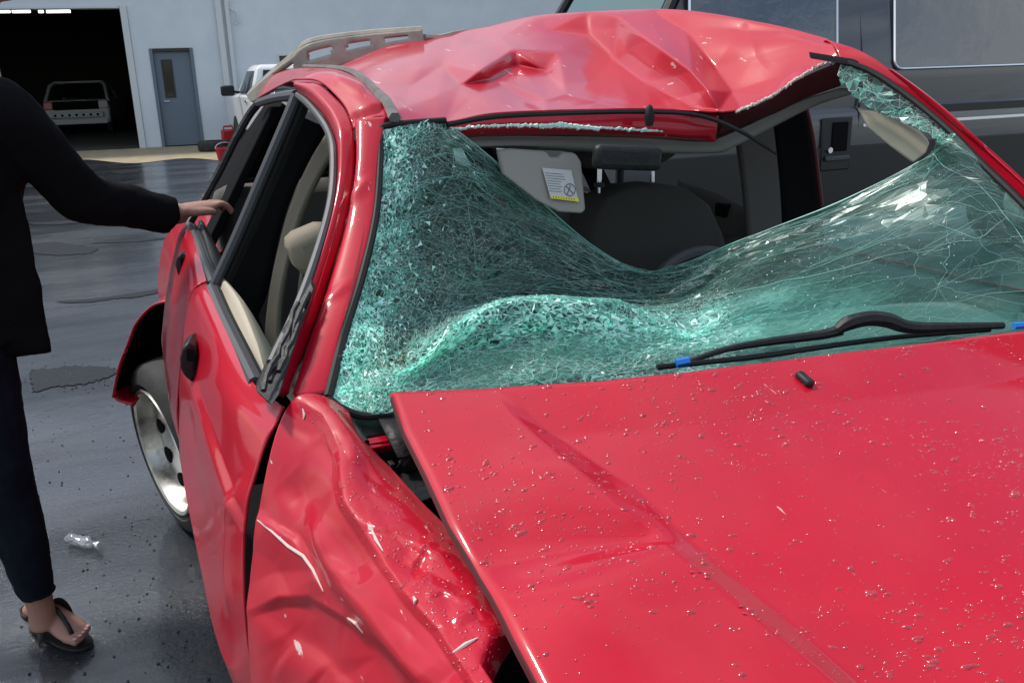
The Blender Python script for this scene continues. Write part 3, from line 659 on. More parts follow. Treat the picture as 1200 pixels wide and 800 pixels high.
o = mb.build('water_drops', 'water', hood, kind='stuff', angle=80)

# ---- front wing, crumpled
ridge = [(345, 467, 1.2), (378, 484, 1.15), (403, 528, 1.07), (408, 585, .98), (435, 620, .92), (455, 660, .855), (485, 702, .79), (516, 735, .735), (536, 766, .69), (560, 800, .64), (610, 870, .55)]
edge = [(408, 480, 1.19), (419, 507, 1.14), (440, 530, 1.09), (462, 552, 1.045), (495, 588, .97), (532, 624, .90), (562, 656, .84), (588, 702, .768), (606, 742, .71), (580, 803, .66), (620, 880, .57)]
s1_ = [(322, 512, 1.18), (346, 540, 1.13), (358, 575, 1.08), (368, 622, 1.0), (388, 660, .94), (415, 697, .87), (450, 742, .80), (478, 776, .745), (500, 805, .70), (522, 840, .655), (560, 900, .57)]
s2_ = [(303, 600, 1.145), (322, 618, 1.105), (345, 640, 1.06), (366, 665, 1.01), (386, 695, .955), (410, 723, .90), (445, 760, .84), (468, 790, .79), (488, 818, .745), (505, 850, .70), (540, 905, .62)]
s3_ = [(292, 690, 1.13), (310, 705, 1.09), (332, 722, 1.045), (356, 738, 1.0), (380, 752, .955), (400, 775, .905), (425, 805, .85), (450, 835, .80), (468, 860, .755), (485, 890, .71), (520, 940, .63)]
s4_ = [(291, 752, 1.12), (304, 775, 1.08), (322, 790, 1.04), (342, 803, 1.0), (362, 818, .955), (380, 840, .905), (400, 870, .85), (425, 900, .80), (445, 930, .755), (460, 950, .71), (490, 1000, .63)]
def relax(C, it=2, k=.5, axes=(0,)):
    C = C.copy()
    for _ in range(it):
        for ax in axes:
            C[1:-1, 1:-1, ax] = (1-k)*C[1:-1, 1:-1, ax]+k*.25*(C[:-2, 1:-1, ax]+C[2:, 1:-1, ax]+C[1:-1, :-2, ax]+C[1:-1, 2:, ax])
            C[:, 0, ax] = C[:, 0, ax]; C[1:-1, 0, ax] = .6*C[1:-1, 0, ax]+.2*(C[:-2, 0, ax]+C[2:, 0, ax]); C[1:-1, -1, ax] = .6*C[1:-1, -1, ax]+.2*(C[:-2, -1, ax]+C[2:, -1, ax])
    return C
def mid(a, b_, up_=0.0, t=.5):
    r_ = []
    for p_, q_ in zip(a, b_):
        m_ = P(*p_)*(1-t)+P(*q_)*t; m_[2] += up_; r_.append(m_)
    return r_
low = [W(.075, P(*q)[1]+.01, .40) for q in s4_]
Cf = ctrl([low, s4_, s3_, s2_, s1_, ridge, mid(ridge, edge, .014), edge])
# wing goes on to the front of the car
ext = Cf[:, -1:, :]+np.array([0.0, -.85, -.10]); Cf = np.concatenate([Cf, ext], 1)
wf = [([(300, 604), (322, 620), (345, 634), (366, 664), (382, 698)], .009, 9, 34, 1.0),
      ([(352, 470), (380, 486), (402, 528), (407, 588), (455, 660), (485, 702), (516, 735), (560, 800), (600, 860)], .009, 26, 14, 1.0),
      ([(412, 540), (440, 565), (470, 580)], -.005, 20, 14, 1.2), ([(425, 612), (460, 622), (505, 645), (540, 650)], .006, 20, 9, 1.0), ([(455, 655), (500, 668), (548, 694)], -.006, 22, 12, 1.2),
      ([(530, 728), (560, 712), (590, 722)], .008, 26, 12, 1.0), ([(335, 560), (365, 590), (400, 640), (430, 680)], -.010, 40, 30, 2), ([(290, 716), (330, 700), (368, 699), (408, 723), (453, 755), (500, 805)], .009, 30, 9, 1.0),
      ([(330, 770), (372, 800)], .006, 36, 36, 2), ([(384, 515), (398, 545), (400, 575)], .004, 14, 6, 1.0), ([(480, 665), (500, 640), (520, 632)], .005, 12, 6, 1.0), ([(500, 700), (520, 690), (545, 705)], .004, 16, 6, 1.0)]
r9 = np.random.default_rng(21)
wvx = [(x, y, 0) for x in (240, 700) for y in (380, 1000)]
for x in np.arange(290, 640, 32):
    for y in np.arange(468, 860, 34): xr_ = np.interp(y, [467, 530, 588, 660, 735, 800], [345, 402, 407, 454, 516, 560]); wvx.append((x+r9.uniform(-13, 13), y+r9.uniform(-14, 14), r9.normal(0,   .0032 if x > xr_-8 else .0022)))
wing = panel('front_wing', Cf, 200, 240, 'red_worn', car, .003, wf, (-.55, -.55, .6), angle=70, crum=(wvx, [], 2))
def wing_pt(px, py):   # nearest wing vertex to a pixel
    v = np.array([q.co for q in wing.data.vertices])+np.array(car.location); xy = proj(v); i = np.argmin(np.hypot(xy[:, 0]-px, xy[:, 1]-py)+(v[:, 1] < .2)*999); return v[i]
wv = np.empty(len(wing.data.vertices)*3); wing.data.vertices.foreach_get('co', wv); wv = wv.reshape(-1, 3)+np.array(car.location)
wn_ = np.empty(len(wv)*3); wing.data.vertices.foreach_get('normal', wn_); wn_ = wn_.reshape(-1, 3); wxy = proj(wv)
def on_wing(px, py):
    i = np.argmin(np.hypot(wxy[:, 0]-px, wxy[:, 1]-py)); nn = wn_[i]; nn = nn if nn@(CAM-wv[i]) > 0 else -nn
    return wv[i], nn
mb = MB(); cnt = 0
while cnt < 420:
    px = rng.uniform(350, 590); py = rng.uniform(475, 800)
    xr = np.interp(py, [467, 530, 588, 660, 735, 800], [350, 400, 405, 452, 515, 558]); xe = np.interp(py, [480, 552, 624, 702, 745, 800], [405, 458, 524, 574, 594, 580])
    if px < xr-12 or px > xe-3: continue
    p_, nn = on_wing(px, py); r = rng.uniform(.0006, .0017); drop_mesh(mb, p_, nn, r, rng.uniform(1, 1.6), rng.normal(-.4, .5), r*.55); cnt += 1
mb.build('water_drops', 'water', wing, kind='stuff', angle=80)
for poly, rr in (([(303, 608), (320, 622), (338, 640), (356, 652), (368, 667), (374, 680), (379, 692)], .0022), ([(435, 620), (440, 632), (448, 646)], .002), ([(408, 723), (418, 730), (426, 741)], .002), ([(532, 764), (545, 756), (560, 748)], .0025), ([(484, 700), (487, 706), (490, 702)], .003), ([(355, 478), (357, 486), (356, 492)], .002)):
    mb = MB(); q = np.array([on_wing(*k)[0]+on_wing(*k)[1]*.0008 for k in poly]); t = np.linspace(0, 1, len(q)); mb.tube(q, rr*np.sin(np.pi*(.12+.8*t)), 6); mb.build('scratch_and_glint', 'scuff', wing)  # pale scratches; the short mark by the pillar is a painted highlight
# flat near-black sheet painting in the shade down the wing gap
mb = MB(); mb.add(pts([(395, 470, 1.26), (470, 470, 1.30), (560, 560, 1.2), (640, 760, .95), (700, 900, .8), (560, 900, .8), (470, 760, .98), (380, 560, 1.22)])-np.array([0, 0, .06]), [tuple(range(8))]); mb.build('bay_shade_sheet', 'dark', car, smooth=False)
mb = MB(); q = pts([(572, 812, .70), (596, 742, .775), (640, 815, .69), (690, 900, .6), (600, 900, .62)])-np.array([0, 0, .012]); mb.add(q, [tuple(range(5))]); mb.build('navy_sheet', 'navy', car, smooth=False)  # plain navy sheet filling the wedge beside the bonnet
mb = MB(); mb.prism(pts([(392, 484, 1.21), (455, 478, 1.215), (470, 506, 1.17), (425, 512, 1.165)]), (0, .01, -.02)); mb.build('scuttle_panel', 'black_plastic', car, bevel=.003)
mb = MB(); mb.tube(curve([(388, 468, 1.22), (402, 482, 1.2), (413, 500, 1.165), (428, 520, 1.13)], 12), .007, 8); mb.build('scuttle_seal', 'black_rubber', car)
mb = MB(); mb.prism(pts([(430, 513, 1.15), (472, 506, 1.165), (477, 518, 1.145), (433, 526, 1.13)]), (0, .006, -.012)); mb.build('bracket', 'red', car, bevel=.002)
mb = MB(); mb.prism(pts([(431, 520, 1.143), (475, 513, 1.155), (476, 516, 1.150), (432, 523, 1.138)])+np.array([0, -.001, .004]), (0, .003, -.006)); mb.build('bracket_lip', 'red', car, bevel=.001)
mb = MB(); mb.prism(pts([(482, 574, 1.03), (507, 566, 1.045), (512, 580, 1.02), (489, 590, 1.0)]), (0, .008, -.015)); mb.build('clip_plate', 'black_plastic', car, bevel=.002)
mb = MB(); mb.prism(pts([(455, 548, 1.09), (492, 540, 1.10), (506, 566, 1.05), (478, 578, 1.03)])-np.array([0, 0, .012]), (0, .008, -.015)); mb.build('clip_plate', 'black_plastic', car, bevel=.002)
for k in range(14):
    q0 = P(rng.uniform(445, 490), rng.uniform(522, 575), 1.1)-np.array([0, 0, .018])
    mb = MB(); mb.box(q0, rng.uniform(.006, .022, 3), Matrix.Rotation(rng.uniform(0, 3), 3, 'Z')@Matrix.Rotation(rng.uniform(0, 1), 3, 'X')); mb.build('debris', 'black_plastic', car, bevel=.001)
mb = MB(); mb.lathe([(0, 0), (.009, 0), (.010, .004), (.005, .006), (.0, .009)], 10, 'z', P(415, 507, 1.16)); mb.build('wing_bolt', 'alloy', car)

# ---- doors on the near side
fd = [[(334, 477, 1.21), (300, 452, 1.35), (278, 410, 1.53), (260, 372, 1.72), (243, 337, 1.95), (237, 336, 2.01)],
      [(326, 497, 1.20), (287, 464, 1.34), (264, 422, 1.52), (247, 388, 1.70), (232, 352, 1.93), (227, 346, 2.01)],
      [(318, 516, 1.19), (274, 484, 1.33), (250, 452, 1.5), (235, 430, 1.7), (222, 400, 1.91), (218, 384, 2.0)],
      [(300, 556, 1.18), (264, 540, 1.33), (246, 502, 1.5), (231, 470, 1.7), (217, 452, 1.9), (212, 442, 2.0)],
      [(288, 602, 1.175), (262, 590, 1.32), (243, 562, 1.48), (226, 530, 1.68), (214, 508, 1.88), (209, 490, 1.98)],
      [(288, 665, 1.17), (266, 660, 1.30), (249, 635, 1.46), (233, 600, 1.65), (220, 560, 1.84), (212, 525, 1.96)],
      [(290, 745, 1.15), (264, 760, 1.29), (246, 720, 1.44), (232, 650, 1.62), (220, 588, 1.80), (212, 540, 1.95)],
      [(291, 810, 1.14), (268, 803, 1.25), (251, 762, 1.40), (236, 668, 1.58), (223, 600, 1.77), (213, 546, 1.93)],
      [W(.13, 1.13, .36), W(.11, 1.25, .36), W(.11, 1.40, .36), W(.11, 1.58, .36), W(.12, 1.77, .36), W(.13, 1.93, .36)]]
dfe = [([(226, 440), (232, 460), (261, 546), (285, 612)], .008, 6, 22, 1.0), ([(290, 560), (272, 600), (268, 660), (274, 720)], .006, 18, 7, 1.0), ([(222, 470), (228, 540), (238, 600)], -.005, 12, 12, 2)]
door_f = panel('front_door', relax(ctrl(fd)), 130, 120, 'red', car, .004, dfe, (-1, -.3, .2), angle=60, flip=True)
rd = [[(243, 331, 2.02), (235, 303, 2.2), (226, 276, 2.45), (219, 262, 2.66)],
      [(231, 337, 2.02), (224, 310, 2.2), (217, 286, 2.43), (212, 274, 2.62)],
      [(221, 352, 2.02), (214, 335, 2.2), (208, 315, 2.4), (206, 300, 2.56)],
      [(216, 385, 2.02), (205, 375, 2.2), (198, 360, 2.36), (197, 338, 2.5)],
      [(211, 440, 2.01), (200, 420, 2.16), (193, 400, 2.32), (191, 378, 2.43)],
      [(208, 490, 1.99), (201, 475, 2.12), (196, 450, 2.26), (191, 405, 2.40)],
      [(211, 537, 1.96), (206, 510, 2.09), (200, 470, 2.23), (193, 428, 2.37)],
      [W(.13, 1.96, .36), W(.13, 2.09, .36), W(.13, 2.25, .36), W(.14, 2.4, .40)]]
door_r = panel('rear_door', relax(ctrl(rd), 1), 100, 70, 'red', car, .004, [([(222, 345), (210, 390), (204, 440)], -.007, 9, 9, 2), ([(207, 340), (202, 380), (200, 440)], .005, 8, 8, 2)], (-1, -.3, .2), angle=60, flip=True)
def handle(outl, hole, Y, parent):
    """black pull handle standing off the door skin: shell, dark plate as the scoop shade, and grip"""
    o_ = pts([(x, y, Y) for x, y in outl]); c = o_.mean(0); mb = MB()
    mb.loft([c+(o_-c)*.82+np.array([-.004, -.006, 0]), o_, o_+np.array([.012, .07, -.004]), c+(o_-c)*.8+np.array([.03, .13, -.008])]); g = mb.build('door_handle', 'black_plastic', parent, bevel=.003)
    h_ = pts([(x, y, Y) for x, y in hole])+np.array([-.001, -.008, 0]); mb = MB(); mb.prism(h_, (0, .004, 0)); mb.build('scoop_shade', 'dark', parent, smooth=False)  # flat dark plate painting the shade inside the finger hole
handle([(221, 400), (214, 406), (211, 418), (212, 431), (217, 441), (226, 448), (231, 440), (231, 422), (229, 406)], [(219, 407), (228, 408), (229, 423), (219, 421)], 1.74, door_f)
handle([(213, 296), (208, 300), (206, 309), (208, 319), (212, 328), (217, 327), (219, 312), (219, 300)], [(211, 301), (218, 302), (218, 312), (212, 311)], 2.30, door_r)
# window frames, seals and belts
of = [(350, 96, 1.98), (372, 98, 1.9), (390, 112, 1.82), (405, 130, 1.75), (414, 155, 1.69), (415, 200, 1.63), (404, 264, 1.545), (380, 348, 1.425), (356, 416, 1.325), (338, 462, 1.25)]
inn = [(349, 109, 1.985), (362, 118, 1.90), (376, 132, 1.82), (387, 150, 1.76), (394, 172, 1.70), (394, 215, 1.63), (388, 255, 1.56), (372, 312, 1.46), (350, 372, 1.37), (320, 440, 1.27)]
C2 = ctrl([inn, mid(of, inn, .008), of]); C2[1] += np.array([-.012, -.012, 0])
panel('window_frame', C2, 12, 90, 'red', door_f, .012, angle=70)
mb = MB(); mb.tube(curve([(349, 112, 1.98), (360, 121, 1.9), (373, 136, 1.82), (384, 153, 1.76), (390, 174, 1.70), (390, 215, 1.63), (384, 253, 1.56), (367, 310, 1.46), (345, 368, 1.37), (318, 425, 1.29)], 60), .0075, 8); mb.build('window_seal', 'seal_grey', door_f)
mb = MB(); mb.tube(curve([(299, 449, 1.365), (280, 410, 1.54), (262, 373, 1.73), (247, 338, 1.95)], 24), .011, 8); mb.build('belt_seal', 'seal_grey', door_f)
mb = MB(); mb.tube(curve([(306, 446, 1.365), (287, 408, 1.54), (268, 370, 1.73), (254, 338, 1.95)], 24), .008, 8); mb.build('belt_seal', 'black_rubber', door_f)
mb = MB(); mb.tube(curve([(347, 112, 1.99), (337, 137, 1.985), (308, 205, 1.98), (276, 280, 1.98), (251, 334, 1.98)], 24), .012, 8); mb.build('rear_window_channel', 'seal_grey', door_f)
mb = MB(); mb.tube(curve([(356, 118, 2.0), (345, 145, 2.0), (318, 208, 2.0), (286, 282, 2.0), (262, 334, 2.0)], 24), .016, 8); mb.build('rear_window_channel', 'black_rubber', door_f)
mb = MB(); mb.tube(curve([(348, 111, 2.02), (322, 115, 2.35), (303, 121, 2.72)], 20), .012, 8); mb.build('window_frame', 'seal_grey', door_r)
mb = MB(); mb.tube(curve([(303, 121, 2.72), (292, 135, 2.74), (276, 163, 2.74), (258, 199, 2.74), (238, 235, 2.72), (221, 263, 2.68)], 30), .012, 8); mb.build('window_frame', 'black_plastic', door_r)
mb = MB(); mb.tube(curve([(221, 264, 2.67), (229, 280, 2.45), (238, 305, 2.2), (249, 333, 2.02)], 20), .011, 8); mb.build('belt_seal', 'seal_grey', door_r)
mb = MB(); mb.tube(curve([(226, 264, 2.69), (236, 280, 2.47), (245, 305, 2.22), (254, 330, 2.04)], 20), .009, 8); mb.build('belt_seal', 'black_rubber', door_r)
# torn mirror mount
mb = MB(); sp = pts([(364, 330, 1.43), (369, 338, 1.42), (359, 366, 1.385), (343, 412, 1.32), (328, 462, 1.235), (318, 476, 1.215), (300, 460, 1.30), (299, 452, 1.32), (310, 428, 1.345), (320, 404, 1.37), (346, 362, 1.41)])
mb.prism(CAM+(sp-CAM)*.966, (.006, .02, 0)); sail = mb.build('mirror_mount', 'black_plastic', door_f, bevel=.004)
for k, (dx, a0_, a1_) in enumerate(((-5, .1, .95), (1, .0, .9), (6, .2, .8))):
    tt_ = np.linspace(a0_, a1_, 9); q = CAM+(np.array([P(360-48*t+dx, 342+118*t, 1.42-.18*t) for t in tt_])-CAM)*.962+rng.normal(0, .0015, (9, 3)); mb = MB(); mb.tube(q, .0035+np.abs(rng.normal(0, .0012, 9)), 6); mb.build('torn_rib', 'black_plastic', door_f)
# door inner trims seen through the windows
mb = MB(); mb.add(surf_grid(ctrl([[(308, 446, 1.37), (290, 408, 1.55), (270, 368, 1.75), (256, 338, 1.97)], [(322, 444, 1.42), (312, 408, 1.58), (292, 362, 1.78), (272, 337, 2.0)], [W(.34, 1.36, .7), W(.34, 1.6, .7), W(.34, 1.8, .7), W(.34, 2., .7)]]), 16, 16).reshape(-1, 3), grid_faces(16, 16)); mb.build('door_trim', 'trim_beige', door_f)
mb = MB(); mb.add(surf_grid(ctrl([[(252, 332, 2.06), (243, 306, 2.22), (230, 266, 2.69)], [(264, 330, 2.1), (256, 304, 2.3), (242, 266, 2.74)], [W(.36, 2.08, .7), W(.36, 2.3, .7), W(.36, 2.7, .7)]]), 12, 12).reshape(-1, 3), grid_faces(12, 12)); mb.build('door_trim', 'dash', door_r)

# ---- near A pillar, roof side, strap
sl = [(452, 140, 1.685), (443, 184, 1.62), (437, 252, 1.52), (421, 320, 1.42), (399, 392, 1.32), (382, 462, 1.225)]
ol = [(413, 146, 1.715), (416, 200, 1.625), (405, 264, 1.54), (381, 348, 1.42), (357, 416, 1.32), (341, 464, 1.24)]
C3 = ctrl([ol, ol, sl, sl]); C3[0] += np.array([.01, .02, 0]); C3[1] = C3[1]*.72+C3[2]*.28+np.array([-.012, -.016, .008]); C3[2] = C3[3]*.9+C3[0]*.1+np.array([-.002, -.014, .006])
panel('front_pillar', C3, 16, 80, 'red_worn', car, .003, [([(432, 208), (405, 236)], .005, 10, 5, 1.0), ([(410, 328), (380, 352)], .005, 10, 5, 1.0)], (-.5, -.8, .3), angle=60)
mb = MB(); mb.tube(curve([(444, 152, 1.665), (445, 184, 1.615), (440, 252, 1.515), (425, 320, 1.415), (403, 392, 1.315), (387, 455, 1.225), (384, 466, 1.21)], 50), .0075, 8); mb.build('windscreen_seal', 'black_rubber', car)
mb = MB(); mb.tube(curve([(384, 466, 1.21), (400, 478, 1.195), (425, 487, 1.185), (460, 486, 1.18)], 20), .006, 8); mb.build('windscreen_seal', 'black_rubber', car)
mb = MB(); mb.tube(curve([(443, 155, 1.66), (450, 148, 1.665), (480, 144, 1.67), (522, 141, 1.68)], 20), .006, 8); mb.build('windscreen_seal', 'black_rubber', car)
si = [(461, 143, 1.675), (453, 126, 1.73), (441, 114, 1.8), (427, 100, 1.9), (412, 89, 2.0), (390, 84, 2.12), (358, 81, 2.4), (334, 84, 2.75), (326, 88, 3.0)]
so = [(414, 153, 1.70), (406, 129, 1.76), (391, 110, 1.83), (373, 96, 1.91), (350, 94, 2.0), (338, 97, 2.2), (322, 105, 2.45), (304, 115, 2.78), (306, 110, 2.95)]
C4 = ctrl([so, mid(so, si, .012, .35), mid(so, si, .012, .7), si])
panel('roof_side', C4, 24, 90, 'red_worn', car, .003, [([(410, 142), (452, 127)], -.010, 8, 5, 1.0), ([(392, 94), (430, 106)], .006, 12, 12, 2)], (-.2, -.4, .9), angle=60)
mb = MB()
q = curve([(356, 80, 2.42), (390, 82, 2.12), (412, 87, 2.0), (428, 98, 1.9), (442, 112, 1.8), (454, 124, 1.73), (462, 141, 1.665)], 50); mb.tube(q+np.array([0, -.004, .004]), np.interp(np.linspace(0, 1, 50), [0, .3, .8, 1], [.006, .008, .011, .012]), 6); mb.build('roof_drip_strip', 'strap_grey', car)

# ---- crushed roof
r0 = [(462, 141), (520, 143), (575, 133), (645, 129), (700, 128), (750, 127), (812, 129), (840, 131), (872, 127), (902, 113), (935, 90), (984, 68)]
r1 = [(452, 123), (512, 121), (570, 112), (640, 118), (700, 110), (752, 108), (808, 112), (838, 108), (873, 105), (905, 94), (940, 77), (980, 61)]
r2 = [(440, 111), (503, 98), (566, 92), (630, 98), (690, 92), (747, 90), (800, 90), (832, 86), (868, 80), (902, 72), (938, 63), (977, 55)]
r3 = [(427, 98), (495, 76), (560, 70), (612, 72), (675, 70), (735, 66), (788, 62), (820, 60), (858, 56), (893, 53), (932, 50), (974, 51)]
r4 = [(408, 88), (482, 59), (546, 50), (592, 48), (650, 40), (712, 36), (770, 34), (808, 34), (848, 35), (882, 38), (923, 40), (971, 49)]
r5 = [(385, 83), (470, 48), (530, 38), (572, 31), (625, 19), (690, 14), (755, 11), (800, 12), (840, 17), (872, 23), (915, 32), (968, 47)]
Y0 = [1.67, 1.70, 1.72, 1.73, 1.72, 1.70, 1.67, 1.65, 1.62, 1.60, 1.56, 1.51]
Y5 = [2.50, 2.80, 2.85, 2.80, 2.70, 2.50, 2.30, 2.12, 1.98, 1.88, 1.77, 1.62]
fr_ = [0, .13, .30, .50, .76, 1]
rows = [[(x, y, Y0[i]+(Y5[i]-Y0[i])*f) for i, (x, y) in enumerate(r)] for r, f in zip((r0, r1, r2, r3, r4, r5), fr_)]
Cr = ctrl(rows)
xx = np.linspace(.42, 1.52, 12)
r6 = Cr[5]+np.array([.02, .10, -.035]); xx = np.linspace(.60, 1.52, 12); r7 = np.stack([xx, np.full(12, 3.3), np.full(12, 1.44)-.03*((xx-.97)/.55)**4], 1); xx = np.linspace(.74, 1.50, 12); r8 = np.stack([xx, np.full(12, 4.15), np.full(12, 1.40)-.03*((xx-.97)/.55)**4], 1)
Cr = np.concatenate([Cr, [r6, r7, r8]])
rv = [(586, 44, -.10), (602, 58, -.13), (562, 84, -.09), (641, 84, .03), (578, 92, .05), (639, 117, -.045), (662, 110, -.05), (606, 77, .03),
      (723, 19, -.03), (750, 40, -.09), (776, 58, -.12), (810, 84, -.10), (829, 105, -.075), (843, 129, -.03),
      (691, 42, .07), (718, 69, .12), (755, 98, .09), (790, 116, .055), (812, 127, .015),
      (805, 38, .02), (838, 80, .05), (857, 108, .04), (885, 66, .015), (905, 92, .01), (925, 55, .005),
      (520, 76, .05), (482, 102, .035), (540, 100, .03), (470, 126, -.02), (512, 112, -.025), (655, 62, -.05), (640, 36, -.03), (545, 56, -.02), (500, 60, .0), (445, 100, .0), (700, 120, .0), (690, 98, .02), (740, 122, .02),
      (455, 140, 0), (520, 146, 0), (640, 132, 0), (745, 131, 0), (870, 130, 0), (905, 114, 0), (940, 90, 0), (990, 66, 0),
      (400, 88, 0), (470, 47, 0), (530, 37, 0), (572, 30, 0), (630, 17, 0), (690, 12, 0), (760, 9, 0), (800, 10, 0), (840, 16, 0), (875, 22, 0), (920, 32, 0), (975, 46, 0), (300, -60, 0), (1100, -60, 0), (300, 200, 0), (1100, 200, 0)]
rc = [(0, 1, 2), (1, 3), (2, 4, 5, 6), (1, 7), (8, 9, 10, 11, 12, 13), (14, 15, 16, 17, 18), (19, 20, 21), (2, 25, 26), (28, 29, 27, 4), (31, 30, 3), (32, 2), (6, 36, 35)]
roof = panel('crushed_roof', Cr, 240, 300, 'red_worn', car, .003, None, angle=75, crum=(rv, rc, 4))
# torn front edge: molding, flange, headliner
mb = MB(); q = curve([(521, 146, 1.69), (575, 137, 1.70), (650, 133, 1.70), (746, 131, 1.675), (814, 135, 1.64), (860, 152, 1.60), (890, 170, 1.575), (905, 180, 1.57)], 60); mb.tube(q+np.array([0, -.012, 0]), np.interp(np.linspace(0, 1, 60), [0, .7, 1], [.0058, .0052, .003]), 6); mb.build('roof_molding', 'black_rubber', roof)
mb = MB(); mb.lathe([(0, -.02), (.008, -.018), (.011, 0), (.007, .02), (0, .026)], 10, 'z', P(761, 137, 1.645)); mb.build('molding_clip', 'black_rubber', roof)
fl1 = [(522, 146, 1.705), (575, 137, 1.72), (650, 133, 1.725), (746, 131, 1.705), (812, 133, 1.675), (842, 134, 1.66)]
fl2 = [(530, 153, 1.70), (580, 149, 1.71), (650, 150, 1.715), (746, 153, 1.70), (812, 157, 1.67), (840, 150, 1.655)]
fl3 = [(538, 160, 1.725), (590, 158, 1.74), (660, 158, 1.745), (746, 160, 1.73), (818, 164, 1.69), (838, 166, 1.66)]
panel('header_flange', ctrl([fl1, fl2, fl3]), 10, 60, 'red_worn', roof, .002, angle=80)
fr1 = [(842, 133, 1.655), (872, 131, 1.63), (902, 117, 1.61), (935, 94, 1.57), (984, 72, 1.515)]
fr2 = [(846, 140, 1.66), (874, 137, 1.64), (904, 124, 1.62), (938, 103, 1.585), (985, 88, 1.53)]
fr3 = [(840, 160, 1.68), (878, 143, 1.66), (908, 132, 1.64), (940, 116, 1.61), (985, 100, 1.55)]
panel('header_flange', ctrl([fr1, fr2, fr3]), 10, 50, 'red_inner', roof, .002, angle=80)
for poly, Yk in (([(530, 151), (600, 147), (680, 149), (760, 153), (812, 158)], 1.69), ([(862, 131), (900, 115), (930, 95), (960, 77), (984, 70)], 1.57)):
    q = curve([(x, y, Yk) if Yk > 1.6 else (x, y, np.interp(x, [862, 984], [1.62, 1.50])) for x, y in poly], 150); q = q+rng.normal(0, .0012, q.shape); mb = MB(); mb.tube(q, .0018+np.abs(rng.normal(0, .0016, 150)), 5); mb.build('glass_remnant', 'glass_edge' if Yk > 1.6 else 'scuff', roof, smooth=False)
q = curve([(632, 148, 1.685), (660, 147, 1.685), (702, 151, 1.685)], 40)+rng.normal(0, .001, (40, 3)); mb = MB(); mb.tube(q, .004+np.abs(rng.normal(0, .0015, 40)), 5); mb.build('glass_remnant', 'glass_edge', roof, smooth=False)
hl0 = [(470, 158, 1.74), (542, 161, 1.74), (600, 160, 1.75), (680, 160, 1.75), (760, 162, 1.735), (820, 166, 1.70), (842, 162, 1.68), (878, 146, 1.665), (936, 119, 1.62), (985, 103, 1.56)]
hl1 = [(470, 172, 1.75), (548, 171, 1.75), (605, 171, 1.765), (680, 175, 1.77), (760, 178, 1.755), (826, 177, 1.715), (846, 170, 1.70), (882, 152, 1.69), (938, 124, 1.65), (985, 109, 1.58)]
hl2 = [np.array([x, 2.15, z]) for x, z in zip(np.linspace(.48, 1.5, 10), [1.33, 1.32, 1.30, 1.29, 1.29, 1.30, 1.31, 1.33, 1.35, 1.36])]
hl3 = [W(x, 3.2, 1.36) for x in np.linspace(.60, 1.5, 10)]; hl4 = [W(x, 4.1, 1.34) for x in np.linspace(.76, 1.5, 10)]
panel('headliner', ctrl([hl0, hl1, hl2, hl3, hl4]), 30, 60, 'headliner', car, .004, angle=70)

# ---- far A pillar
fo = [(966, 47, 1.60), (1008, 62, 1.50), (1050, 89, 1.41), (1095, 122, 1.31), (1140, 160, 1.21), (1200, 214, 1.09), (1270, 285, .97)]
fi = [(984, 70, 1.515), (1021, 82, 1.455), (1066, 111, 1.37), (1111, 148, 1.275), (1156, 193, 1.175), (1200, 235, 1.085), (1265, 305, .96)]
C5 = ctrl([fi, mid(fi, fo, .012, .4), fo, fo]); C5[3] += np.array([.05, .03, -.05])
panel('front_pillar', C5, 14, 70, 'red', car, .003, angle=60)
mb = MB(); mb.tube(curve([(983, 71, 1.505), (1020, 84, 1.445), (1064, 113, 1.36), (1109, 150, 1.265), (1154, 195, 1.165), (1198, 238, 1.075), (1262, 308, .95)], 50), .0065, 8); mb.build('windscreen_seal', 'black_rubber', car)
mb = MB(); mb.prism(pts([(949, 63, 1.50), (1000, 71, 1.485), (1010, 75, 1.48), (1004, 78, 1.48), (950, 69, 1.495)]), (0, .004, .004)); mb.build('roof_molding_end', 'black_rubber', car, bevel=.001)

# ---- roof rail torn up, with slots
def rail(name, top, bot, slots, parent, off):
    T = curve(top, 120); Bm = curve(bot, 120); mb = MB()
    # cut the slots out of the web: cells across height, skipped where a slot runs
    ns = 9; grid = np.stack([T+(Bm-T)*k/(ns-1) for k in range(ns)], 0)
    keep = []
    for a in range(ns-1):
        for c in range(119):
            m_ = grid[a:a+2, c:c+2].reshape(-1, 3).mean(0); xy = proj(m_); skip = any(x0 < xy[0] < x1 and 2 <= a <= 3 for x0, x1 in slots)
            if not skip: i = a*120+c; keep.append((i, i+1, i+121, i+120))
    mb.add(grid.reshape(-1, 3), keep); o = mb.build(name, 'rail', parent, thick=off, angle=50)
    mb = MB(); mb.tube(T+np.array([0, 0, .002]), .014, 8); mb.build('top_bar', 'rail', o)
    return o
rail('roof_rail', [(294, 113, 2.95), (302, 104, 2.93), (322, 86, 2.9), (346, 66, 2.86), (366, 51, 2.82), (427, 42, 2.78), (495, 37, 2.72)],
     [(300, 121, 2.93), (308, 117, 2.91), (329, 101, 2.88), (354, 91, 2.85), (378, 86, 2.81), (431, 69, 2.77), (498, 52, 2.71)],
     [(325, 347), (363, 389), (407, 434), (452, 478)], car, .02)
mb = MB(); mb.tube(curve([(497, 44, 2.72), (512, 45, 2.74), (530, 41, 2.78), (545, 38, 2.83)], 12), .010, 6); mb.build('rail_end', 'rail', car)

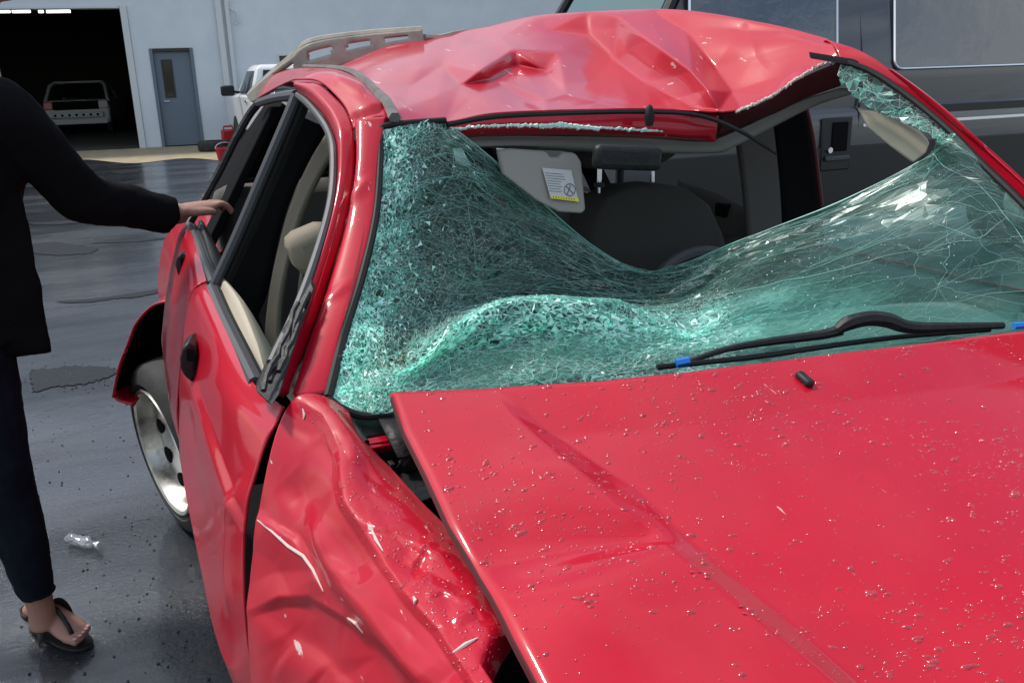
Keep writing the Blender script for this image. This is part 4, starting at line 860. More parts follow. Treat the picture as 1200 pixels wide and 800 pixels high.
# ---- windscreen: flat shards on a sagging laminate sheet
g0 = [(384, 464, 1.215), (420, 482, 1.19), (456, 482, 1.175), (525, 464, 1.19), (620, 456, 1.19), (720, 450, 1.17), (800, 441, 1.15), (900, 428, 1.12), (1000, 415, 1.085), (1100, 404, 1.05), (1200, 390, 1.0), (1300, 375, .95)]
g1 = [(391, 436, 1.255), (425, 445, 1.245), (464, 448, 1.22), (530, 418, 1.26), (620, 403, 1.27), (720, 406, 1.255), (800, 405, 1.24), (900, 390, 1.20), (1000, 372, 1.165), (1100, 350, 1.11), (1190, 330, 1.05), (1280, 330, .97)]
g2 = [(403, 388, 1.32), (436, 395, 1.32), (480, 418, 1.265), (540, 374, 1.30), (612, 347, 1.325), (715, 360, 1.31), (800, 372, 1.30), (900, 345, 1.27), (1000, 318, 1.235), (1095, 290, 1.17), (1180, 275, 1.09), (1262, 308, .965)]
g3 = [(414, 345, 1.385), (446, 345, 1.42), (492, 352, 1.52), (545, 352, 1.60), (610, 350, 1.66), (700, 352, 1.62), (790, 352, 1.50), (890, 312, 1.40), (995, 275, 1.32), (1085, 245, 1.23), (1158, 225, 1.14), (1220, 258, 1.045)]
g4 = [(427, 288, 1.47), (458, 282, 1.51), (505, 284, 1.60), (560, 292, 1.68), (632, 304, 1.74), (712, 328, 1.71), (790, 332, 1.60), (880, 297, 1.48), (984, 257, 1.38), (1075, 215, 1.28), (1130, 195, 1.195), (1180, 217, 1.12)]
g5 = [(437, 220, 1.565), (468, 210, 1.59), (515, 212, 1.65), (572, 228, 1.72), (650, 266, 1.78), (728, 313, 1.76), (790, 318, 1.66), (875, 286, 1.52), (978, 246, 1.42), (1076, 196, 1.31), (1110, 172, 1.24), (1148, 188, 1.175)]
g6 = [(443, 154, 1.66), (480, 147, 1.665), (520, 144, 1.68), (602, 208, 1.73), (682, 279, 1.80), (748, 320, 1.775), (802, 309, 1.68), (870, 281, 1.54), (974, 241, 1.43), (1076, 190, 1.32), (1100, 166, 1.265), (1120, 158, 1.235)]
Cg = ctrl([g0, g1, g2, g3, g4, g5, g6])
Cs = ctrl([[(1120, 158, 1.235), (1112, 150, 1.262), (1090, 131, 1.315), (1066, 113, 1.36), (1020, 84, 1.445), (986, 73, 1.50)], [(1104, 170, 1.26), (1094, 160, 1.285), (1062, 143, 1.35), (1030, 131, 1.41), (1000, 112, 1.46), (981, 88, 1.505)]])
CRUM = None
def shards(name, C, density, npts, jitter, seed, aniso=(1, 1), craze_f=None, edge_f=None, flow=0.0):
    r_ = np.random.default_rng(seed); R, K = C.shape[:2]
    pu, pv = [], []
    while len(pu) < npts:
        u, v = r_.uniform(0, K-1), r_.uniform(0, R-1)
        if r_.uniform() < density(u/(K-1), v/(R-1)): pu.append(u); pv.append(v)
    bu = np.linspace(0, K-1, 90); bv = np.linspace(0, R-1, 60)
    pu = np.concatenate([pu, bu, bu, bv*0, bv*0+K-1]); pv = np.concatenate([pv, bu*0, bu*0+R-1, bv, bv])
    # triangulate in a metric that follows the pull of the sheet so shards come out long there
    sx, sy = aniso
    tri = delaunay_2d_cdt([Vector((a*sx+flow*c, c*sy)) for a, c in zip(pu, pv)], [], [], 0, 1e-7)
    vo = np.array([(q.x, q.y) for q in tri[0]]); fo_ = [tuple(f) for f in tri[2]]
    v_ = vo[:, 1]/sy; u_ = (vo[:, 0]-flow*v_)/sx
    p = surf_at(C, np.clip(v_, 0, R-1), np.clip(u_, 0, K-1))
    if name == 'windscreen':
        nc = 330; cu = np.concatenate([r_.uniform(0, K-1, nc), np.linspace(0, K-1, 24), np.linspace(0, K-1, 24), np.zeros(12), np.full(12, K-1)]); cvv = np.concatenate([r_.uniform(0, R-1, nc), np.zeros(24), np.full(24, R-1), np.linspace(0, R-1, 12), np.linspace(0, R-1, 12)])
        o3 = r_.normal(0, 1, (len(cu), 3))*np.array([.0015, .005, .005]); o3[nc:] *= .15; o3 *= np.interp(cu/(K-1), [0, .55, .7, 1], [1, 1, .5, .4])[:, None]
        cu[nc:] += np.sign(cu[nc:]-5)*.001*(np.arange(len(cu)-nc) >= 48); global CRUM; CRUM = (np.stack([cu, cvv*1.6], 1), o3)
        p = p+pl_field(CRUM[0], o3, [], np.stack([u_, v_*1.6], 1))
    den = np.array([density(a/(K-1), c/(R-1)) for a, c in zip(u_, v_)])
    inner = (u_ > .02) & (u_ < K-1.02) & (v_ > .02)
    p = p+r_.normal(0, 1, p.shape)*(jitter*(.06+.94*den)*inner)[:, None]
    me = bpy.data.meshes.new(name); me.from_pydata((p-np.array(car.location)).tolist(), [], fo_); me.update()
    me.materials.append(MAT['crazed_glass'])
    o = bpy.data.objects.new(name, me); COL.objects.link(o); o.parent = car
    ca = me.attributes.new('craze', 'FLOAT', 'FACE'); ea = me.attributes.new('edge', 'FLOAT', 'FACE')
    cv, ev = [], []
    for f in me.polygons:
        uu_ = np.mean([u_[i] for i in f.vertices])/(K-1); vv_ = np.mean([v_[i] for i in f.vertices])/(R-1)
        cv.append(craze_f(uu_, vv_, r_)); ev.append(edge_f(uu_, vv_, r_))
    ca.data.foreach_set('value', cv); ea.data.foreach_set('value', ev)
    return o
def dens(u, v):
    left = math.exp(-((u-.0)/.13)**2)
    bot = .75*math.exp(-((v-.24)/.14)**2)*(1-min(1, max(0, (u-.45)/.3)))
    mid_ = .42*(1-min(1, max(0, (u-.55)/.25)))
    return min(1, .075+left+bot+mid_)
def clump(u, v): return .5+.5*math.sin(23*u+9*v+2*math.sin(17*v))*math.sin(31*v-7*u+1.5*math.sin(29*u))
def craze(u, v, r_):
    left = math.exp(-((u-.0)/.125)**2); lip = 1.0*math.exp(-((v-.25)/.12)**2)*(1-min(1, max(0, (u-.62)/.2)))*min(1, max(0, (u-.1)/.08))
    foot_ = .42*math.exp(-(v/.10)**2); far = .11*min(1, max(0, (u-.55)/.12))
    k = max(left*1.1, lip, foot_, far, .17)
    fr_s = min(1, max(0, (u-.52)/.12))
    x = (r_.beta(1.1, 1.6)*1.7*(1-fr_s)+(.75+.25*r_.uniform())*fr_s)*k*(.5+.7*clump(u*(1-.5*fr_s), v*(1-.5*fr_s)))
    if u < .5 and r_.uniform() < .06+.12*left: x = .02
    if u < .25 and r_.uniform() < .10*left: x = 1.0
    return min(.98, x)
def edgef(u, v, r_):
    left = math.exp(-((u-.0)/.16)**2); k = .55+.5*left+.45*math.exp(-((v-.25)/.15)**2)
    if u > .60: k = .16
    k = k*r_.uniform(0, 1.6)*(.4+clump(v, u))
    return min(1, k) if r_.uniform() < .8 else 0.0
ws = shards('windscreen', Cg, dens, 23000, .0015, 3, (1, 1.25), craze, edgef, .12)
shards('windscreen_strip', Cs, lambda u, v: 1, 260, .002, 5, (1, 1), lambda u, v, r_: min(.8, r_.beta(1.2, 2)*.7), lambda u, v, r_: r_.uniform(.3, 1))
# long cracks pulled across the sheet, real slivers standing on the glass
mb = MB()
def crack(uv, r, n=13, wob=.035):
    a = np.array(uv, float); t = np.linspace(0, len(a)-1, n); u = np.interp(t, range(len(a)), a[:, 0]); v = np.interp(t, range(len(a)), a[:, 1])
    wbl = np.cumsum(rng.normal(0, wob, n)); wbl -= np.linspace(wbl[0], wbl[-1], n)
    uq, vq_ = np.clip(u+wbl, 0, 11), np.clip(v+wbl*.5, 0, 6); q = surf_at(Cg, vq_, uq)+pl_field(CRUM[0], CRUM[1], [], np.stack([uq, vq_*1.6], 1))+np.array([0, -.0012, .0012])
    mb.tube(q, r*(.3+.7*np.abs(np.sin(np.linspace(.2, 3, n)*rng.uniform(1, 4)))), 4)
for k in range(46):       # fans through the sag
    u0 = rng.uniform(.4, 2.5); v0 = rng.uniform(2.9, 5.8); u1 = u0+rng.uniform(1.5, 4.5); v1 = np.clip(v0+(u1-u0)*rng.uniform(-.35, .30), 2.6, 6)
    crack([(u0, v0), ((u0+u1)/2, (v0+v1)/2+rng.normal(0, .12)), (u1, v1)], rng.uniform(.0002, .00045))
for k in range(40):       # lower lip
    u0 = rng.uniform(2.0, 6); v0 = rng.uniform(.8, 2.2); u1 = u0+rng.uniform(.3, 2.4); v1 = np.clip(v0+rng.normal(0, .35), .3, 2.6)
    crack([(u0, v0), ((u0+u1)/2, (v0+v1)/2), (u1, v1)], rng.uniform(.0003, .0006))
for k in range(14):       # far side, fewer and longer
    u0 = rng.uniform(6, 9.5); v0 = rng.uniform(.5, 5.5); u1 = u0+rng.uniform(.6, 2.5); v1 = np.clip(v0+rng.normal(0, .8), .3, 6)
    crack([(u0, v0), ((u0+u1)/2, (v0+v1)/2+rng.normal(0, .1)), (u1, v1)], rng.uniform(.0002, .0004), wob=.03)
crack([(9.0, 6), (9.3, 5.1), (9.55, 4.2), (9.9, 3.0), (10.2, 1.8), (10.3, .6)], .0006, 24, .02)
crack([(9.4, 5), (9.0, 3.9), (9.1, 2.7), (9.6, 1.9), (10.1, 2.4)], .0005, 20, .02)
crack([(6.5, 2.4), (7.5, 2.2), (8.5, 2.1), (9.5, 1.9)], .0005, 20, .02)
crack([(6, 6), (7, 6), (8, 6), (9, 6)], .0014, 120, .0)
crack([(2, 6), (3, 6), (4, 6), (5, 6), (6, 6)], .0016, 150, .0)
# cracks along the facet edges of the crumpled sheet
ct = delaunay_2d_cdt([Vector(tuple(a)) for a in CRUM[0][:330]], [], [], 0, 1e-6)
for e in ct[1]:
    a, c = ct[0][e[0]], ct[0][e[1]]
    if abs(a.x-c.x) > 1.6 or abs(a.y-c.y) > 2 or rng.uniform() < (.25 if a.x < 6 else .5): continue
    tq = np.linspace(0, 1, 6); uq = a.x+(c.x-a.x)*tq+np.concatenate([[0], rng.normal(0, .02, 4), [0]]); vq_ = (a.y+(c.y-a.y)*tq)/1.6+np.concatenate([[0], rng.normal(0, .02, 4), [0]])
    q = surf_at(Cg, vq_, uq)+pl_field(CRUM[0], CRUM[1], [], np.stack([uq, vq_*1.6], 1))+np.array([0, -.0010, .0010])
    mb.tube(q, rng.uniform(.0002, .00055)*(1 if a.x < 6 else .45), 4)
mb.build('crack_lines', 'crack', ws, smooth=False, kind='stuff')
# loose crumbs of glass on the sheet
mb = MB()
for k in range(500):
    u = rng.uniform(.2, 9.5); v = rng.uniform(.4, 3.2) if k % 2 else rng.uniform(.4, 6)
    p_ = surf_at(Cg, [v], [u])[0]+np.array([0, -.002, .002]); r = rng.uniform(.0004, .0012); mb.box(p_, (r*2, r*1.5, r*1.5), Matrix.Rotation(rng.uniform(0, 3), 3, 'Z')@Matrix.Rotation(rng.uniform(0, 3), 3, 'X'))
mb.build('glass_crumbs', 'glass_edge', ws, smooth=False, kind='stuff')
mb = MB()
for k in range(26):
    c = P(467+rng.normal(0, 8), 430+rng.normal(0, 4), 1.245); d = rng.normal(0, 1, 3); d /= np.linalg.norm(d); d[2] = abs(d[2]); L = rng.uniform(.01, .035); mb.tube([c, c+d*L*.5+np.array([0, 0, .002]), c+d*L], .0006, 4)
mb.build('grass_wisps', 'grass', ws, kind='stuff', smooth=False)

# ---- wiper
wp = thing('', '', '') if False else None
mb = MB(); q = curve([(805, 430, 1.10), (850, 415, 1.095), (900, 406, 1.085), (960, 398, 1.07), (985, 392, 1.06)], 30); mb.tube(q+np.array([0, -.0, .008]), np.linspace(.004, .010, 30), 8); wip = mb.build('wiper_arm', 'black_plastic', car)
mb = MB(); q = curve([(980, 390, 1.06), (995, 381, 1.055), (1018, 376, 1.045), (1040, 378, 1.035), (1065, 386, 1.02), (1110, 386, 1.0), (1175, 384, .98)], 40); mb.tube(q+np.array([0, 0, .004]), np.interp(np.linspace(0, 1, 40), [0, .15, .5, 1], [.008, .013, .013, .006]), 8); mb.build('arm_head', 'black_plastic', wip)
mb = MB(); q = curve([(770, 430, 1.10), (830, 424, 1.09), (900, 416, 1.075), (980, 404, 1.055), (1060, 394, 1.03), (1160, 386, .99)], 40); mb.tube(q, .0045, 6); mb.build('wiper_blade', 'black_rubber', wip)
mb = MB(); mb.tube([P(791, 428, 1.095), P(806, 425, 1.09)]+np.array([0, -.003, .004]), .007, 6); mb.build('blue_clip', 'blue_clip', wip, smooth=False)
mb = MB(); mb.tube([P(1186, 384, .975), P(1200, 383, .97)]+np.array([0, -.003, .004]), .006, 6); mb.build('blue_clip', 'blue_clip', wip, smooth=False)
mb = MB(); sc0 = curve([(440, 486, 1.19), (560, 470, 1.19), (720, 456, 1.165), (900, 434, 1.115), (1100, 408, 1.04), (1300, 380, .95)], 50); sc1 = sc0+np.array([0, -.10, -.03]); mb.add(np.concatenate([sc0, sc1]), grid_faces(2, 50)); mb.build('scuttle_panel', 'black_plastic', car, thick=.004)

# ---- cabin
mb = MB(); Cd = ctrl([[W(.3, 1.30, .93), W(.95, 1.25, .95), W(1.62, 1.12, .94)], [W(.3, 1.45, .95), W(.95, 1.42, .96), W(1.62, 1.3, .95)], [W(.3, 1.58, .86), W(.95, 1.54, .87), W(1.62, 1.45, .86)], [W(.3, 1.56, .5), W(.95, 1.52, .5), W(1.62, 1.44, .5)]])
panel('dashboard', Cd, 24, 30, 'dash_top', car, .01)
mb = MB(); t_ = np.linspace(0, 2*np.pi, 40); mb.tube([(1.27+.18*math.cos(t), 1.68+.06*math.sin(t), .86+.16*math.sin(t)) for t in t_], .014, 8); stw = mb.build('steering_wheel', 'dash', car)
mb = MB(); mb.box((1.27, 1.66, .85), (.3, .04, .06)); mb.build('wheel_hub', 'dash', stw, bevel=.015)
def seat(front, depth, zlow, name='front_seat'):
    o2 = np.array(front); mbk = MB(); c = o2.mean(0)
    secs = [c+(o2-c)*.90+np.array([0, -.01, 0]), o2, o2+np.array([0, depth*.6, .0]), c+(o2-c)*.92+np.array([0, depth, 0])]
    mbk.loft(secs); return mbk.build(name, 'seat', car, angle=80, bevel=.015)
drv = seat(pts([(680, 420, 1.84), (686, 330, 1.86), (695, 262, 1.88), (708, 232, 1.89), (735, 219, 1.9), (768, 216, 1.9), (805, 220, 1.9), (832, 240, 1.89), (848, 275, 1.88), (862, 330, 1.86), (880, 420, 1.84)]), .14, .5)
ps = np.array([(.36, 1.95, .55), (.36, 1.98, .9), (.40, 2.0, 1.06), (.46, 2.0, 1.12), (.60, 2.0, 1.13), (.76, 2.0, 1.12), (.82, 2.0, 1.06), (.86, 1.98, .9), (.86, 1.95, .55)]); pas = seat(ps, .14, .5)
for sx in (702, 764):
    mb = MB(); mb.tube([P(sx, 226, 1.94), P(sx+1, 176, 1.94)], .006, 8); mb.build('headrest_post', 'chrome', drv)
    mb = MB(); mb.tube([P(sx, 219, 1.935), P(sx, 214, 1.935)], .014, 10); mb.build('post_collar', 'black_plastic', drv)
mb = MB(); hp = pts([(682, 190, 1.88), (690, 198, 1.88), (730, 200, 1.88), (775, 194, 1.88), (795, 182, 1.88), (795, 165, 1.88), (682, 165, 1.88)]); mb.prism(hp, (0, .1, .0)); mb.build('headrest', 'seat', drv, bevel=.02)
hr = np.array([.62, 2.05, 1.16]); mb = MB(); mb.box(P(366, 290, 1.86), (.10, .09, .09), Matrix.Rotation(-.3, 3, 'Y')); mb.build('headrest', 'trim_tan', pas, bevel=.025)
mb = MB(); mb.box((.62, 1.75, .50), (.48, .5, .16)); mb.build('seat_cushion', 'seat', pas, bevel=.04)
mb = MB(); mb.box((1.26, 1.75, .50), (.48, .5, .16)); mb.build('seat_cushion', 'seat', drv, bevel=.04)
mb = MB(); mb.box((.93, 2.95, .85), (1.25, .16, .55), Matrix.Rotation(-.2, 3, 'X')); rs = mb.build('rear_seat', 'trim_grey', car, bevel=.05)
mb = MB(); mb.box((.93, 2.68, .5), (1.25, .5, .18)); mb.build('rear_cushion', 'trim_grey', rs, bevel=.05)
# sun visors
vp = pts([(584, 178, 1.70), (600, 176, 1.70), (642, 179, 1.70), (646, 186, 1.695), (656, 186, 1.695), (662, 180, 1.70), (676, 181, 1.70), (682, 190, 1.69), (687, 246, 1.64), (682, 251, 1.64), (655, 249, 1.645), (630, 236, 1.655), (590, 205, 1.68)])
mb = MB(); mb.prism(vp, (0, .018, .004)); vis = mb.build('sun_visor', 'visor', car, bevel=.005)
def onv(px, py, e=.0015): # plane through visor points
    a_, b_, c_ = P(600, 176, 1.70), P(676, 181, 1.70), P(687, 246, 1.64); nn = np.cross(b_-a_, c_-a_); nn /= np.linalg.norm(nn); nn = nn if nn[1] < 0 else -nn
    d = ray(px, py); return CAM+d*(((a_-CAM)@nn)/(d@nn))+nn*e
mb = MB(); mb.add([onv(*q) for q in [(635, 197), (669, 200), (678, 237), (645, 233)]], [(0, 1, 2, 3)]); mb.build('warning_label', 'paper', vis, smooth=False)
mb = MB(); mb.add([onv(*q, .0022) for q in [(645, 229), (677, 233), (678, 237), (646, 233)]], [(0, 1, 2, 3)]); mb.build('label_band', 'yellow', vis, smooth=False)
mb = MB(); cc = (667, 223)
mb.tube([onv(cc[0]+6.5*math.cos(t), cc[1]+7*math.sin(t), .0024) for t in np.linspace(0, 2*np.pi, 24)], .0009, 4); mb.tube([onv(662, 218, .0024), onv(672, 228, .0024)], .0009, 4); mb.tube([onv(668, 218, .0024), onv(664, 228, .0024)], .0012, 4); mb.build('label_symbol', 'print', vis, smooth=False)
mb = MB()
for k in range(8):
    y = 203+k*3.0; x0 = 638+k*.75; x1 = x0+(26 if k < 3 else 17)*rng.uniform(.8, 1); mb.tube([onv(x0, y, .002), onv(x1, y+(x1-x0)*.09, .002)], .0005, 4)
for k in range(9): x = 648+k*3; mb.tube([onv(x, 230.3+k*.35, .0028), onv(x+.3, 232.6+k*.35, .0028)], .0007, 4)
mb.build('label_print', 'print', vis, smooth=False)
dv = pts([(1014, 128, 1.46), (1036, 132, 1.43), (1060, 142, 1.40), (1090, 156, 1.36), (1100, 168, 1.34), (1096, 180, 1.33), (1080, 193, 1.335), (1052, 172, 1.38), (1026, 150, 1.43)])
mb = MB(); mb.prism(dv+np.array([0, .02, 0]), (.01, .018, .004)); mb.build('sun_visor', 'trim_beige', car, bevel=.005)
mb = MB(); mb.box(P(735, 185, 1.62), (.16, .03, .05), Matrix.Rotation(.1, 3, 'Y')); mb.build('rear_view_mirror', 'black_plastic', car, bevel=.012)
# near B pillar trim through the window, shoulder belt
C6 = ctrl([[(386, 150, 2.06), (362, 190, 2.06), (340, 240, 2.06), (326, 290, 2.05), (315, 345, 2.04), (310, 400, 2.02), (312, 460, 2.0)], [(404, 158, 2.04), (376, 200, 2.04), (352, 250, 2.04), (338, 300, 2.03), (328, 350, 2.02), (326, 400, 2.0), (330, 460, 1.98)]])
panel('centre_pillar_trim', C6, 6, 40, 'trim_tan', car, .02)
C6b = ctrl([[(338, 130, 2.09), (300, 220, 2.09), (270, 300, 2.09), (256, 340, 2.08), W(.22, 2.08, .5)], [(384, 150, 2.07), (338, 240, 2.07), (314, 340, 2.06), (308, 400, 2.04), W(.40, 2.06, .5)]])
panel('centre_pillar', C6b, 6, 40, 'dark', car, .02)
# far side: body side, pillars, door trims, belt
def side_prof(y): return [W(1.66, y, .30), W(1.78, y, .38), W(1.82, y, .62), W(1.80, y, .80), W(1.76, y, .95), W(1.68, y, .99)]
Cb = np.array([[q for q in side_prof(y)] for y in (-.3, .6, 1.2, 2.0, 3.0, 4.2)]).transpose(1, 0, 2); panel('far_body_side', Cb, 30, 60, 'red', car, .004)
Ct = np.array([[W(1.70, y, .98), W(1.62, y, .965), W(1.60, y, .90), W(1.60, y, .35)] for y in (1.15, 1.6, 2.1, 2.6, 4.1)]).transpose(1, 0, 2); panel('far_door_trim', Ct, 20, 30, 'dash', car, .01)
panel('far_centre_pillar', ctrl([[(862, 150, 1.98), (868, 190, 1.98), (874, 240, 1.97), (878, 300, 1.95)], [(904, 128, 1.95), (910, 180, 1.95), (915, 240, 1.94), (918, 300, 1.92)]]), 8, 20, 'trim_grey', car, .02)
panel('far_centre_pillar', ctrl([[(904, 128, 1.95), (911, 180, 1.95), (916, 240, 1.94), (918, 300, 1.92)], [(942, 118, 1.90), (952, 170, 1.90), (962, 240, 1.88), (966, 280, 1.86)]]), 8, 20, 'dark', car, .02)
mb = MB(); mb.tube(curve([(944, 122, 1.88), (954, 170, 1.88), (963, 240, 1.86)], 12), .006, 6); mb.build('far_door_seal', 'red_inner', car)
mb = MB(); mb.tube(curve([W(1.60, 2.0, 1.34), W(1.56, 2.6, 1.34), W(1.50, 4.0, 1.33)], 16), .05, 8); mb.build('far_roof_side', 'dark', car)
panel('far_rear_belt', ctrl([[(796, 212, 2.32), (840, 226, 2.18), (880, 246, 2.05)], [(796, 226, 2.30), (840, 242, 2.16), (880, 262, 2.03)], [(800, 262, 2.28), (842, 275, 2.14), (880, 290, 2.02)]]), 10, 20, 'trim_grey', car, .01)
mb = MB(); mb.box(P(848, 246, 2.13), (.03, .05, .04)); mb.build('window_switch', 'dark', car, bevel=.006)
# rear pillars and tailgate
for y0, y1, nb_, nt_, fb_, ft_ in ((2.80, 2.95, .24, .50, 1.68, 1.48), (3.75, 4.15, .38, .72, 1.68, 1.48)):
    for xb, xt in ((nb_, nt_), (fb_, ft_)):
        mb = MB(); mb.loft([[(xb, y0, .95), (xb+.03, y0, .95), (xb+.03, y1, .95), (xb, y1, .95)], [(xt, y0+.06, 1.36), (xt+.03, y0+.06, 1.36), (xt+.03, y1+.02, 1.36), (xt, y1+.02, 1.36)]]); mb.build('rear_pillar', 'dark', car, bevel=.005)
panel('tailgate', np.array([[W(.30, 4.35, .45), W(.95, 4.42, .45), W(1.65, 4.35, .45)], [W(.42, 4.33, .95), W(.95, 4.40, .95), W(1.65, 4.33, .95)]]), 8, 20, 'red', car, .01)
panel('rear_window', np.array([[W(.42, 4.33, .953), W(.95, 4.40, .953), W(1.65, 4.33, .953)], [W(.74, 4.14, 1.38), W(.95, 4.18, 1.40), W(1.52, 4.14, 1.38)]]), 8, 20, 'glass_dark', car, .006)
Cq = np.array([[W(.34, y, .34), W(.17, y, .42), W(.15+.03*(y-3.28), y, .65), W(.18+.08*(y-3.28), y, .82), W(.33+.10*(y-3.28), y, .93)] for y in (3.28, 3.5, 3.9, 4.3)]).transpose(1, 0, 2); panel('rear_quarter', Cq, 24, 30, 'red', car, .004)
Cq = ctrl([[W(.20, 2.50, .74), W(.20, 2.7, .76), W(.19, 3.0, .76), W(.17, 3.28, .70)], [W(.22, 2.62, .86), W(.23, 2.75, .86), W(.24, 3.0, .85), W(.24, 3.28, .82)], [W(.27, 2.70, .96), W(.30, 2.8, .95), W(.33, 3.0, .93), W(.35, 3.28, .91)]]); panel('rear_quarter', Cq, 14, 24, 'red', car, .004)
mb = MB(); mb.add(surf_grid(np.array([[W(.14, 1.1, .26), W(1.7, 1.1, .26)], [W(.14, 4.3, .28), W(1.7, 4.3, .28)]]), 4, 4).reshape(-1, 3), grid_faces(4, 4)); mb.build('floor_light_block', 'dark', car, thick=.02)  # unseen floor plate, put in to block light from below
mb = MB(); mb.box((.93, -.38, .55), (1.5, .16, .5)); mb.build('front_bumper', 'red', car, bevel=.06)
mb = MB(); mb.box((.95, 1.18, .62), (1.4, .04, .6)); mb.build('bulkhead', 'dark', car)
# torn rear arch flap
lip = [(156, 476, 2.98), (133, 465, 3.02), (141, 428, 3.02), (151, 402, 3.02), (161, 378, 3.02), (180, 358, 3.0), (200, 352, 2.95)]
inner = [(160, 476, 3.16), (155, 465, 3.2), (163, 435, 3.2), (171, 415, 3.2), (180, 400, 3.2), (192, 390, 3.18), (208, 385, 3.1)]
panel('arch_liner', ctrl([lip, inner, [(190, 476, 3.3), (190, 465, 3.3), (195, 440, 3.3), (200, 430, 3.3), (205, 420, 3.3), (212, 410, 3.3), (220, 400, 3.2)]]), 14, 40, 'dark', car, .003)
skin = ctrl([lip]); s2k = skin[0]+np.array([.12, .35, .0]); s3k = skin[0]*np.array([0, 0, 1])+np.array([.36, 3.9, 0]); panel('torn_bumper_corner', np.array([skin[0], s2k, s3k]), 20, 40, 'red_worn', car, .004)
mb = MB(); mb.tube(curve(lip[1:], 40)+np.array([-.002, -.004, 0]), .0045, 6); mb.build('torn_edge', 'red_worn', car)
# ---- wheels
def wheel(c, toe, camber, R=.298, name='wheel'):
    Rm = (Matrix.Rotation(camber, 3, 'Y')@Matrix.Rotation(toe, 3, 'Z')); Rn = np.array(Rm); c = np.array(c)
    def put(mb): mb.v = [v@Rn.T+c for v in mb.v]; return mb
    # axle along x, outer face towards -x
    hub = put(MB().lathe([(0, -.035), (.028, -.04), (.032, -.03), (.06, -.028), (.075, -.015), (.078, .03)], 30, 'x')).build('wheel', 'alloy', car)
    put(MB().lathe([(.205, -.07), (.222, -.085), (.236, -.10), (.25, -.098), (.278, -.088), (.293, -.07), (R, -.045), (R+.002, 0), (R, .045), (.293, .07), (.25, .098), (.205, .07)], 56, 'x')).build('tyre', 'tyre', hub)
    for k in range(5):
        yk = -.055+k*.0275
    put(MB().lathe([(.165, .07), (.185, -.02), (.195, -.075), (.203, -.094), (.214, -.099), (.218, -.092), (.207, -.08), (.205, .08)], 56, 'x')).build('rim', 'alloy', hub)
    put(MB().lathe([(.0, .03), (.18, .03)], 40, 'x')).build('brake_drum', 'dark', hub)
    put(MB().lathe([(.076, -.010), (.10, -.022), (.125, -.040), (.150, -.046), (.172, -.036), (.188, -.030), (.19, -.01)], 48, 'x')).build('disc', 'alloy', hub)
    for k in range(8):
        a = k*math.pi/4+.3; ax = np.array([0, math.cos(a), math.sin(a)]); tx = np.array([0, -math.sin(a), math.cos(a)]); ol_ = [ax*(.137+.019*math.cos(t))+tx*.030*math.sin(t)+np.array([-.0455-.004*math.cos(t), 0, 0]) for t in np.linspace(0, 2*np.pi, 14, endpoint=False)]
        put(MB().prism(ol_, (.01, 0, 0))).build('slot', 'dark', hub, smooth=False)  # dark plates on the closed disc paint the shade of open slots
    return hub
wc = P(197, 517, 2.95); wheel((wc[0]+.065, wc[1], .298), math.radians(15), math.radians(-5))
wheel((.22, .42, .298), 0, 0); wheel((1.68, .42, .298), math.pi, 0); wheel((1.68, 2.95, .298), math.pi, 0)

# ================================================================== person reaching for the rear door
fb = PZ(40, 736, 0); ft = PZ(114, 764, 0)
per = thing('person', 'person in black cardigan, dark jeans and sandals, one hand on the rear door', 'person', (fb[0]-.12, fb[1]+.04, 0))
fdv = (ft-fb); fdv /= np.linalg.norm(fdv); fs = np.array([fdv[1], -fdv[0], 0])        # toe direction, and towards the near side
ank = P(44, 694, 2.43); knee = P(8, 566, 2.43); hip = P(-42, 392, 2.46)
ankle = np.array([ank[0], ank[1], .10])
off2 = np.array([-.36, .20, 0])
chest = P(-26, 215, 2.46); neck = P(-32, 62, 2.46); sho = P(2, 128, 2.42); elb = P(98, 226, 2.50); wri = P(203, 251, 2.60)
head = neck+np.array([.03, 0, .17])
kn, ti = P(246, 242, 2.645), P(278, 256, 2.69)
mb = MB()
def chain(mb, p, r, n=14, rb=None, ad=(0, 1, 0)):
    p = np.array(p); r = np.array(r); m = len(p); t = np.linspace(0, m-1, 5*m); Wm = weights(t, m); mb.ell(Wm@p, Wm@r, Wm@np.array(rb if rb is not None else r), ad, n)
chain(mb, [hip+np.array([-.03, .06, -.02]), hip+np.array([-.03, .07, .14]), chest+np.array([-.03, .05, .02]), chest+np.array([-.03, .05, .16]), neck+np.array([-.01, .02, -.04])], [.16, .13, .15, .16, .06], 18, [.11, .09, .11, .09, .055])
chain(mb, [neck+np.array([-.01, .02, -.08]), neck+np.array([0, .02, .04]), head+np.array([0, .02, 0])], [.058, .052, .06])
mb.sphere(head+np.array([.01, .02, .06]), (.098, .075, .115), 18, 12); mb.sphere(head+np.array([.05, .02, 0]), (.055, .052, .06), 12, 8)
mb.sphere(head+np.array([.112, .02, .035]), (.018, .013, .022), 8, 6)
for sgn in (-1, 1): mb.sphere(head+np.array([0, .02+sgn*.077, .04]), (.022, .010, .032), 8, 6)
chain(mb, [sho+np.array([-.05, .05, 0]), sho, sho*.5+elb*.5, elb, elb*.5+wri*.5, wri, wri*.75+kn*.25], [.06, .055, .046, .042, .036, .027, .028])
s2 = sho+np.array([-.10, .30, 0]); chain(mb, [s2, s2+np.array([-.02, .06, -.28]), s2+np.array([-.10, .05, -.52]), s2+np.array([-.12, .03, -.62])], [.052, .045, .034, .026])
chain(mb, [s2+np.array([-.12, .03, -.61]), s2+np.array([-.13, .03, -.70]), s2+np.array([-.13, .02, -.78])], [.032, .036, .018], 12, [.016, .016, .010])
